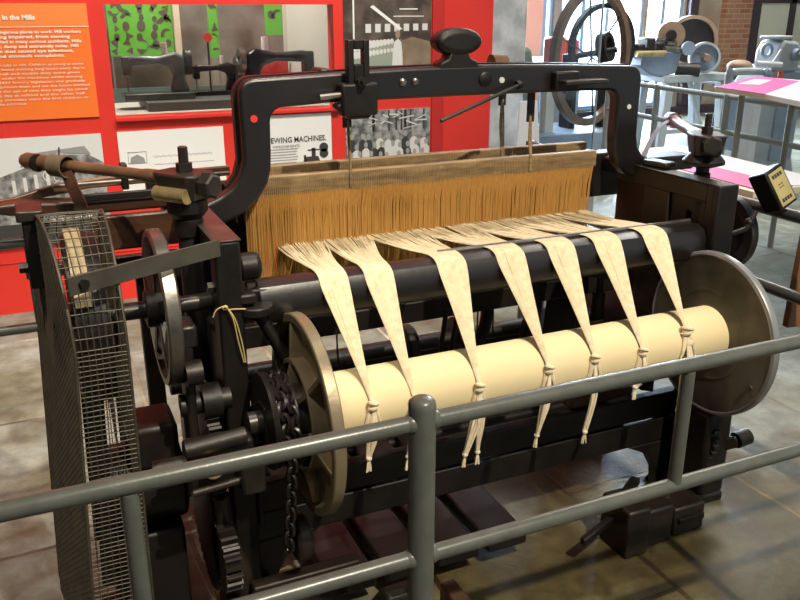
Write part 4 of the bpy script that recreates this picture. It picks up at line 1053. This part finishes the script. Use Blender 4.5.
# green fretwork screens behind
def fret(x0, x1, z0, z1, y, label, seed, dens):
    t = thing('fretwork_screen', ((x0 + x1) / 2, y, z0), label, 'screen', None)
    rnd = random.Random(seed)
    MB().bx(x0, x1, y, y + .012, z0, z1).build('sheet', M['green'], t, smooth=False)
    f = MB()
    for k in range(dens):
        nx = max(1, round((x1 - x0) / .075)); nz = -(-dens // nx); x = x0 + (x1 - x0) * (k % nx + .5) / nx + rnd.uniform(-.012, .012); z = z0 + (z1 - z0) * (k // nx + .5) / nz + rnd.uniform(-.012, .012)
        kind = rnd.random(); a0 = rnd.uniform(0, 2 * PI); s_ = rnd.uniform(.02, .045)
        if kind < .35:
            o1 = [(x + s_ * 1.4 * math.cos(a0 + q * .3), z + s_ * 1.4 * math.sin(a0 + q * .3)) for q in range(9)]
            i1 = [(x + .35 * s_ + s_ * .95 * math.cos(a0 + q * .3), z + s_ * .95 * math.sin(a0 + q * .3)) for q in range(8, -1, -1)]
            poly = o1 + i1
        elif kind < .7: poly = [(x + s_ * (1.2 if q == 0 else .8) * math.cos(a0 + q * 2.1), z + s_ * math.sin(a0 + q * 2.1)) for q in range(3)]
        else: poly = [(x + s_ * .6 * math.cos(q * .7), z + s_ * .8 * math.sin(q * .7)) for q in range(9)]
        poly = [(min(max(p[0], x0 + .004), x1 - .004), min(max(p[1], z0 + .004), z1 - .004)) for p in poly]
        f.prism(poly, 'y', y - .002, y - .0002)
    f.build('cut_opening', M['cut_brown'], t, smooth=False)
    for xx in (x0, x1 - .012): MB().bx(xx, xx + .012, y, y + .012, CZ0, z0).build('leg', M['case_grey'], t, smooth=False)
fret(.57, .97, 1.30, 1.9, 5.80, 'green fretwork screen with leafy cut-outs, seen in the case at left', 21, 60)
fret(1.20, 1.265, 1.28, 1.9, 5.78, 'narrow green fretwork strip in the middle of the case', 22, 8)
fret(1.58, 1.70, 1.42, 1.9, 5.76, 'green fretwork strip at the right end of the case', 23, 4)
cp = tag(MB().bx(.975, 1.015, 5.76, 5.80, CZ0, 1.95).build('cream_post', M['cream'], origin=(1.0, 5.78, CZ0), smooth=False), 'cream upright between green screen and grey backdrop', 'post')
cp = tag(MB().bx(.475, .51, 5.30, 5.36, CZ0, 1.95).build('cream_post', M['cream'], origin=(.50, 5.33, CZ0), smooth=False), 'cream upright at the left end of the glazed case', 'post')
rp = tag(MB().bx(1.36, 1.70, 5.66, 5.69, CZ0, 1.27).build('red_box', M['red_dark'], origin=(1.5, 5.72, CZ0), smooth=False, bev=.003), 'dull red box standing behind the black sewing machine', 'box')
def sewing(x, y, z, s, sgn, m, label, wheelm):
    """head at -X when sgn=1"""
    t = thing('sewing_machine', (x, y, z), label, 'sewing machine', 'sewing machines in the glazed case')
    def X(a): return x + sgn * s * a
    def rect(f, a0, a1, b0, b1, c0, c1): f.bx(min(X(a0), X(a1)), max(X(a0), X(a1)), y + b0 * s, y + b1 * s, z + c0 * s, z + c1 * s)
    f = MB(); rect(f, -.24, .26, -.1, .1, 0, .05); f.build('bed', m, t, bev=.008 * s)
    f = MB().prism([(X(.10), z + .05 * s), (X(.24), z + .05 * s), (X(.21), z + .13 * s), (X(.21), z + .30 * s), (X(.15), z + .335 * s), (X(.02), z + .305 * s), (X(-.17), z + .315 * s), (X(-.20), z + .30 * s), (X(-.20), z + .23 * s), (X(-.15), z + .245 * s), (X(.02), z + .255 * s), (X(.11), z + .225 * s), (X(.13), z + .16 * s)], 'y', y - .05 * s, y + .05 * s); f.build('arm', m, t, bev=.02 * s)
    f = MB(); rect(f, -.235, -.165, -.045, .045, .17, .31); f.build('head', m, t, bev=.012 * s)
    MB().cyl((X(-.20), y, z + .06 * s), (X(-.20), y, z + .18 * s), .007 * s, n=10).build('needle_bar', M['steel'], t)
    MB().lathe([(0, .03), (0, .075), (.03, .075), (.03, .03)], (X(.22), y, z + .26 * s), (sgn, 0, 0), 28).build('handwheel', wheelm, t)
    MB().cyl((X(.08), y, z + .32 * s), (X(.08), y, z + .40 * s), .022 * s, n=14).build('thread_spool', M['paper'], t)
    return t
MB().bx(.66, 1.28, 4.98, 5.38, CZ0, CZ0 + .05).build('display_plinth', M['case_base'], origin=(1.0, 5.2, CZ0), smooth=False, bev=.004)
tag(bpy.data.objects['display_plinth'], 'low grey plinth under the sewing machines in the case', 'plinth')
sewing(.745, 5.18, CZ0 + .05, .80, 1, M['machine_green'], 'grey-green sewing machine at the left of the glazed case', M['steel_dark'])
sewing(1.12, 5.30, CZ0 + .05, .58, 1, M['black_enamel'], 'small black sewing machine in the middle of the glazed case', M['steel'])
t = sewing(1.50, 5.22, CZ0 + .0, .98, -1, M['black_enamel'], 'black sewing machine in front of the dull red box', M['steel'])
tg = MB().lathe([(-.012, .0), (-.012, .022), (.0, .022), (.0, 0)], (1.12, 5.44, 1.41), (0, 1, 0), 20).build('red_disc', M['red'], origin=(1.12, 5.44, 1.41)); 
tgp = thing('trade_sign', (1.12, 5.45, CZ0), 'thin stand with a round red disc in the middle of the case', 'sign')
bpy.data.objects.remove(tg)
MB().cyl((1.12, 5.45, CZ0), (1.12, 5.45, 1.40), .006, n=8).build('stem', M['steel_dark'], tgp)
MB().lathe([(-.006, .0), (-.006, .028), (.006, .028), (.006, 0)], (1.12, 5.44, 1.42), (0, 1, 0), 24).build('disc', M['red_box'], tgp)

# ------------------------------------------------------------------ glass screen, leaning board, info boards
gs = thing('glass_screen', (3.35, 4.84, 0), 'tall clear glass screen beyond the arch, beside the whitewashed pier', 'screen')
MB().bx(3.07, 3.66, 4.835, 4.845, .64, 2.4).build('pane', M['glass_pale'], gs, smooth=False)
MB().bx(3.655, 3.663, 4.832, 4.848, .64, 2.4).build('edge', M['light_grey'], gs, smooth=False)
MB().bx(3.07, 3.66, 4.78, 4.90, 0, .64).build('base', M['light_grey'], gs, smooth=False)
lb = MB().prism([(2.94, .0), (3.22, .0), (3.10, 1.02), (2.97, 1.02)], 'y', 4.72, 4.74).build('leaning_board', M['white_print'], origin=(3.08, 4.73, 0), smooth=False)
tag(lb, 'white board leaning on the pier at the end of the red wall', 'board')

def info_board(pts, z, label, parts, postxy, group=None):
    t = thing('information_lectern', (postxy[0][0], postxy[0][1], 0), label, 'lectern', group)
    cen = Vector((sum(p[0] for p in pts) / 4, sum(p[1] for p in pts) / 4, z))
    MB().prism(pts, 'z', z - .03, z - .004).build('tray', M['cream'], t, smooth=False)
    for name, poly, m in parts: MB().prism(poly, 'z', z - .004, z).build(name, m, t, smooth=False)
    for x, y in postxy: MB().cyl((x, y, 0), (x, y, z - .03), .025, n=14).build('post', M['paint_grey'], t)
    return t
def lerp(a, b, t): return (a[0] + (b[0] - a[0]) * t, a[1] + (b[1] - a[1]) * t)
# near board behind the right frame
t = thing('information_lectern', (2.95, 2.95, 0), 'pink and white reading board close behind the right end of the loom', 'lectern')
a, b, c_, d_ = (2.70, 2.46), (2.90, 2.62), (2.93, 3.30), (2.74, 3.30)
MB().prism([(2.66, 2.44), (3.14, 2.44), (3.24, 3.50), (2.70, 3.50)], 'z', .868, .893).build('tray', M['cream'], t, smooth=False)
MB().prism([(2.70, 2.46), (2.90, 2.46), (2.93, 3.40), (2.76, 3.40)], 'z', .893, .897).build('pink_band', M['pink'], t, smooth=False)
MB().prism([(2.90, 2.46), (3.12, 2.46), (3.22, 3.48), (2.93, 3.48)], 'z', .893, .896).build('white_sheet', M['white_print'], t, smooth=False)
for x, y in ((2.9, 2.7), (2.98, 3.2)): MB().cyl((x, y, 0), (x, y, .868), .025, n=14).build('post', M['paint_grey'], t)
# far pink reading board carried on the far barrier
t = thing('information_lectern', (4.6, 4.3, 0), 'large pink and white reading board before the grey braiding machine', 'lectern')
A_, B_, C_, D_ = (4.22, 4.31), (5.19, 4.89), (5.12, 4.42), (4.145, 3.823)
MB().prism([A_, B_, (5.25, 4.2), (4.9, 3.3), (3.95, 3.3), D_], 'z', 1.07, 1.096).build('tray', M['cream'], t, smooth=False)
MB().prism([A_, B_, C_, D_], 'z', 1.096, 1.10).build('pink_sheet', M['pink'], t, smooth=False)
MB().prism([D_, C_, (5.25, 4.2), (4.9, 3.3), (3.95, 3.3)], 'z', 1.096, 1.0995).build('white_sheet', M['white_print'], t, smooth=False)
MB().prism([(4.52, 4.41), (4.60, 4.30), (4.98, 4.55), (4.93, 4.66)], 'z', 1.10, 1.102).build('printed_note', M['off_white'], t, smooth=False)
for x, y in ((4.35, 4.2), (4.7, 4.1)): MB().cyl((x, y, 0), (x, y, 1.07), .02, n=14).build('post', M['paint_pale'], t)
# board far behind the arch top
t = thing('information_lectern', (6.3, 8.6, 0), 'white reading board with pink end under the large brown wheel', 'lectern')
MB().prism([(5.3, 8.3), (5.7, 9.9), (8.2, 9.9), (7.4, 8.3)], 'z', .93, .97).build('table_top', M['white_print'], t, smooth=False)
MB().prism([(6.4, 8.9), (6.6, 9.6), (7.9, 9.6), (7.5, 8.9)], 'z', .97, .975).build('pink_sheet', M['pink'], t, smooth=False)
MB().bx(5.8, 5.9, 8.4, 8.5, 0, .93).build('leg', M['light_grey'], t, smooth=False)
MB().bx(6.6, 6.7, 8.4, 8.5, 0, .93).build('leg', M['light_grey'], t, smooth=False)

# ------------------------------------------------------------------ big wheel machine by the windows
BW = thing('spinning_wheel', (5.3, 7.2, 0), 'machine with a tall brown wheel rim standing before the windows', 'machine')
def ringx(mb, c, R, r, w, ax=(0.35, -.94, 0), sc=1, n=56):
    d = Vector(ax).normalized()
    return mb.lathe([(-w, R - r), (w, R - r), (w, R), (-w, R), (-w, R - r)], c, d, n)
ringx(MB(), (5.20, 7.0, 1.13), .66, .075, .035).build('wheel_rim', M['wood_wheel'], BW)
ringx(MB(), (5.47, 7.2, 1.22), .42, .05, .03, (.08, -1, 0)).build('wheel_rim', M['iron'], BW)
ringx(MB(), (5.45, 7.12, 1.215), .145, .05, .05, (.5, -.86, .2)).build('driving_pulley', M['iron'], BW)
MB().cyl((5.12, 7.2, 1.13), (5.5, 7.0, 1.2), .03, n=14).build('axle', M['iron'], BW)
sp = MB()
for i in range(6):
    a_ = i * PI / 3 + .35; d = Vector((.35, -.94, 0)).normalized(); u = Vector((0, 0, 1)); v = d.cross(u)
    sp.bar(Vector((5.20, 7.0, 1.13)), Vector((5.20, 7.0, 1.13)) + (u * math.sin(a_) + v * math.cos(a_)) * .60, .012, .012)
sp.build('wheel_spokes', M['steel_dark'], BW)
MB().bx(4.55, 5.50, 6.85, 7.65, 0, .42).build('plinth', M['blue_grey'], BW, bev=.01)
MB().bx(4.70, 4.80, 7.0, 7.1, .42, 1.0).build('upright', M['off_white'], BW, bev=.005)
MB().bx(5.10, 5.16, 7.15, 7.35, .42, 1.15).build('upright', M['iron'], BW, bev=.005)
MB().bx(5.52, 5.60, 7.1, 7.3, .0, 1.05).build('upright', M['iron'], BW, bev=.005)
# green bulky machine and red box
GM = thing('covered_machine', (4.5, 7.8, 0), 'lumpy mossy green machine top behind the glass screen', 'machine')
f = MB()
prof2 = [(4.15, 1.0), (4.15, 1.36), (4.3, 1.37), (4.38, 1.33), (4.5, 1.34), (4.68, 1.30), (4.80, 1.22), (4.95, 1.2), (5.0, 1.0)]
f.prism(prof2, 'y', 7.68, 8.0); f.build('cover', M['cloth_green'], GM, bev=.05, seg=3)
MB().bx(4.62, 4.68, 7.75, 7.85, 1.25, 1.46).build('filler_cap', M['cloth_green'], GM, bev=.01)
MB().bx(4.15, 5.0, 7.7, 7.98, 0, 1.02).build('body', M['cloth_green'], GM, bev=.03)
RBX = thing('red_machine', (5.43, 7.85, 0), 'red boxy machine part between green machine and large wheel', 'machine')
MB().bx(5.25, 5.43, 7.75, 7.95, .95, 1.30).build('body', M['red_box'], RBX, bev=.03)
MB().bx(5.45, 5.62, 7.78, 7.95, .95, 1.27).build('body', M['red_box'], RBX, bev=.03)
MB().bx(5.25, 5.62, 7.75, 7.95, .0, .95).build('pedestal', M['light_grey'], RBX, bev=.01)
bn = thing('banner', (6.4, 10.3, 0), 'salmon pink banner beside the far windows', 'banner')
MB().bx(6.37, 6.78, 10.30, 10.33, .3, 2.4).build('cloth', M['salmon'], bn, smooth=False)
MB().cyl((6.58, 10.33, 0), (6.58, 10.33, 2.4), .02, n=10).build('pole', M['steel_dark'], bn)

# ------------------------------------------------------------------ wheeled machine on a grey trestle
TM = thing('winding_machine', (7.0, 7.7, 0), 'old machine with three round wheels on a grey trestle by the windows', 'machine')
f = MB(); f.bx(6.55, 7.55, 7.45, 8.05, .80, .88); f.build('table_frame', M['light_grey'], TM, bev=.01)
for (x0, y0, dx) in ((6.66, 7.52, -.06), (7.44, 7.52, .10), (6.70, 7.98, -.06), (7.46, 7.98, .10)):
    MB().bar((x0, y0, .80), (x0 + dx, y0, 0), .10, .10, (0, 1, 0)).build('leg', M['light_grey'], TM, bev=.01)
MB().bar((6.62, 7.52, .25), (7.5, 7.52, .25), .05, .05).build('stretcher', M['light_grey'], TM)
MB().bar((7.0, 7.56, .80), (7.25, 7.56, .25), .04, .04).build('brace', M['light_grey'], TM)
f = MB().prism([(6.24, .98), (6.36, .90), (6.54, .86), (6.74, .90), (6.80, 1.14), (6.27, 1.14)], 'y', 7.5, 7.8); f.build('bed_casting', M['blue_grey'], TM, bev=.02)
rnd = random.Random(9)
for k in range(9):
    x = 6.17 + k * .068; z = 1.13 + rnd.uniform(-.03, .10)
    if k % 2: MB().bx(x - .05, x + .06, 7.52, 7.72, z - .07, z + .07).build('gear_block', M['iron_brown'], TM, bev=.02)
    else: MB().lathe([(-.05, .02), (-.05, .065), (.05, .065), (.05, .02)], (x, 7.6, z), (.5, -.8, 0), 18).build('gear_block', M['steel_dark'], TM)
MB().cyl((6.14, 7.48, 1.12), (6.5, 7.44, 1.12), .035, n=14).build('spindle', M['brass'], TM)
MB().cyl((6.5, 7.46, 1.17), (6.8, 7.46, 1.14), .03, n=14).build('spindle', M['steel'], TM)
ringx(MB(), (6.80, 7.72, 1.30), .15, .10, .05, (-.55, -.83, 0)).build('flat_disc', M['tan_disc'], TM)
MB().lathe([(-.03, .0), (-.03, .07), (.12, .05), (.12, 0)], (6.80, 7.72, 1.30), (-.55, -.83, 0), 24).build('disc_hub', M['iron'], TM)
ringx(MB(), (7.32, 7.95, 1.22), .29, .04, .075, (-.55, -.83, 0)).build('big_wheel', M['tan_disc'], TM)
MB().lathe([(-.01, .0), (-.01, .26), (.01, .26), (.01, 0)], (7.32, 7.95, 1.22), (-.55, -.83, 0), 40).build('wheel_web', M['iron_brown'], TM)
ringx(MB(), (7.12, 7.50, 1.06), .17, .025, .05, (-.55, -.83, 0)).build('small_wheel', M['light_grey'], TM)
MB().lathe([(-.02, .0), (-.02, .15), (.0, .15), (.0, 0)], (7.12, 7.50, 1.06), (-.55, -.83, 0), 36).build('wheel_web', M['blue_grey'], TM)
MB().lathe([(0, .05), (.14, .035), (.14, 0)], (7.12, 7.48, 1.06), (-.55, -.83, 0), 16).build('wheel_hub', M['tan_disc'], TM)
MB().lathe([(-.04, .0), (-.04, .19), (.04, .19), (.04, 0)], (7.45, 7.85, .99), (-.55, -.83, 0), 32).build('green_pulley', M['cloth_green'], TM)
MB().cyl((6.80, 7.6, .93), (7.02, 7.45, .93), .075, n=18).build('drum', M['iron_brown'], TM)
MB().cyl((6.80, 7.42, 1.17), (7.10, 7.38, 1.06), .014, n=10).build('link_rod', M['steel'], TM)
MB().lathe([(-.02, .0), (-.02, .075), (.02, .075), (.02, 0)], (6.78, 7.40, 1.17), (-.3, -.95, 0), 24).build('hand_disc', M['blue_grey'], TM)

# wooden stool behind the trestle
SL = thing('stool', (7.95, 8.0, 0), 'small dark stool beyond the trestle under the brick pier', 'stool')
MB().bx(7.75, 8.15, 7.85, 8.2, .70, .74).build('seat', M['frame_dark'], SL, bev=.01)
for x, y in ((7.78, 7.88), (8.12, 7.88), (7.78, 8.17), (8.12, 8.17)): MB().cyl((x, y, .70), (x + (x - 7.95) * .3, y, 0), .016, n=10).build('leg', M['frame_dark'], SL)

# ------------------------------------------------------------------ grey cast machine at right
wl = tag(MB().bx(5.74, 5.83, 5.40, 5.50, 0, .93).build('white_post', M['white_print'], origin=(5.78, 5.45, 0), smooth=False), 'short white post standing beside the grey braiding machine', 'post')
GC = thing('braiding_machine', (6.25, 5.75, 0), 'grey blue cast column machine with spool and pipes at right', 'machine')
colp = [(5.80, 0), (5.90, .06), (6.02, .20), (6.06, .45), (6.07, .92), (6.18, 1.10), (6.50, 1.10), (6.54, .9), (6.54, .30), (6.62, .08), (6.74, 0)]
MB().prism(colp, 'y', 5.62, 6.0).build('column', M['light_grey'], GC, bev=.02)
MB().bx(6.24, 6.52, 5.60, 5.63, .25, 1.05).build('column_panel', M['blue_grey'], GC, bev=.01)
f = MB().prism([(6.14, 1.06), (6.42, 1.06), (6.42, 1.24), (6.38, 1.31), (6.20, 1.33), (6.14, 1.22)], 'y', 5.58, 5.85); f.build('head', M['light_grey'], GC, bev=.03)
MB().bx(6.12, 6.32, 5.6, 5.8, 1.33, 1.36).build('cap', M['light_grey'], GC, bev=.01)
MB().lathe([(0, .055), (-.05, .05), (-.05, 0)], (6.34, 5.58, 1.20), (0, 1, 0), 24).build('boss', M['blue_grey'], GC)
MB().lathe([(0, .03), (-.12, .03), (-.12, 0)], (6.34, 5.52, 1.20), (0, 1, 0), 16).build('shaft_end', M['brass'], GC)
MB().torus((6.02, 5.6, 1.24), .055, .016, (0, 1, 0), 20).build('ring_guide', M['blue_grey'], GC)
MB().cyl((5.86, 5.55, 1.14), (6.16, 5.55, 1.12), .022, n=14).build('white_rod', M['white_print'], GC)
MB().tube(smooth_path([(5.62, 5.6, .0), (5.62, 5.6, 1.0), (5.65, 5.6, 1.05), (5.72, 5.6, 1.07), (6.08, 5.6, 1.06)]), .032, 14).build('bent_pipe', M['light_grey'], GC)
MB().ball((5.88, 5.75, 1.10), .10, (1.2, 1, .6), 18).build('yarn_cone', M['tan_disc'], GC)
MB().ball((6.02, 5.56, 1.04), .035, n=14).build('blue_knob', M['blue_grey'], GC)
MB().cyl((6.17, 5.55, 1.0), (6.17, 5.55, 1.06), .025, n=14).build('red_knob', M['red_box'], GC)
MB().bx(5.90, 6.06, 5.66, 5.9, .35, .86).build('side_box', M['blue_grey'], GC, bev=.02)
MB().tube(smooth_path([(6.14, 5.56, 1.25), (6.04, 5.54, 1.15), (5.96, 5.54, 1.08)]), .006, 6).build('thread_wire', M['white_print'], GC)

# ------------------------------------------------------------------ lights
def area(name, loc, rot, size, energy, col, sy=None):
    l = bpy.data.lights.new(name, 'AREA'); l.energy = energy; l.color = col; l.size = size
    if sy: l.shape = 'RECTANGLE'; l.size_y = sy
    o = bpy.data.objects.new(name, l); COL.objects.link(o); o.location = loc; o.rotation_euler = rot; return o
def spot(name, loc, target, energy, col, ang, blend=.5, r=.06):
    l = bpy.data.lights.new(name, 'SPOT'); l.energy = energy; l.color = col; l.spot_size = math.radians(ang); l.spot_blend = blend; l.shadow_soft_size = r
    o = bpy.data.objects.new(name, l); COL.objects.link(o); o.location = loc
    o.rotation_euler = (Vector(target) - Vector(loc)).to_track_quat('-Z', 'Y').to_euler(); return o
WARM = (1, .88, .68); SOFT = (1, .93, .82); COOL = (.68, .82, 1)
spot('spot_lamp', (1.5, -1.55, 5.1), (1.25, 1.8, .6), 1300, WARM, 42, .6, .05)
spot('spot_lamp', (-.9, .9, 5.0), (-.1, 3.3, 0), 520, WARM, 44, .6, .08)
spot('spot_lamp', (1.25, 2.45, 5.1), (1.2, 2.5, 1.0), 380, SOFT, 34, .7, .06)
spot('wall_washer', (.3, 2.6, 4.9), (.2, 4.8, 1.1), 640, SOFT, 75, .8, .12)
spot('wall_washer', (1.9, 2.9, 4.9), (1.8, 4.8, 1.2), 640, SOFT, 75, .8, .12)
area('ceiling_fill', (1.0, .5, 5.0), (0, 0, 0), 3.0, 22, SOFT)  # unseen area fill added for ambient light, no fixture
area('ceiling_fill', (6.5, 6.5, 5.0), (0, 0, 0), 3.0, 360, SOFT)  # unseen fill added to brighten the machines by the windows
spot('case_fill_spot', (.75, 5.15, 2.6), (1.25, 5.35, 1.0), 95, SOFT, 110, .5, .08)  # unseen spot added to light the side wall of the case
spot('case_fill_spot', (1.1, 5.5, 2.5), (1.0, 5.9, 1.2), 22, SOFT, 120, .5, .1)  # second added spot, aimed at the case backdrop
for a, b in wins:
    area('window_daylight', ((a + b) / 2, 10.9, 1.9), (math.radians(90), 0, PI), b - a, 850 * (b - a) / .8, COOL, 2.9)

w = bpy.data.worlds.new('daylight'); SC.world = w; w.use_nodes = True
w.node_tree.nodes['Background'].inputs['Color'].default_value = (.82, .92, 1, 1)
w.node_tree.nodes['Background'].inputs['Strength'].default_value = 6.5

# ------------------------------------------------------------------ camera and view
cam = bpy.data.cameras.new('camera'); cam.lens = 37.35; cam.sensor_width = 36; cam.clip_start = .05
co = bpy.data.objects.new('camera', cam); COL.objects.link(co); co.location = (0, 0, 1.6)
co.rotation_euler = (math.radians(90 - 19.45), 0, math.radians(-24.1))
SC.camera = co
SC.view_settings.view_transform = 'Standard'; SC.view_settings.look = 'None'; SC.view_settings.gamma = 1; SC.view_settings.exposure = 0
SC.view_settings.use_curve_mapping = False
SC.cycles.use_denoising = True
SC.cycles.max_bounces = 8; SC.cycles.diffuse_bounces = 2; SC.cycles.transparent_max_bounces = 12
SC.cycles.sample_clamp_indirect = 6
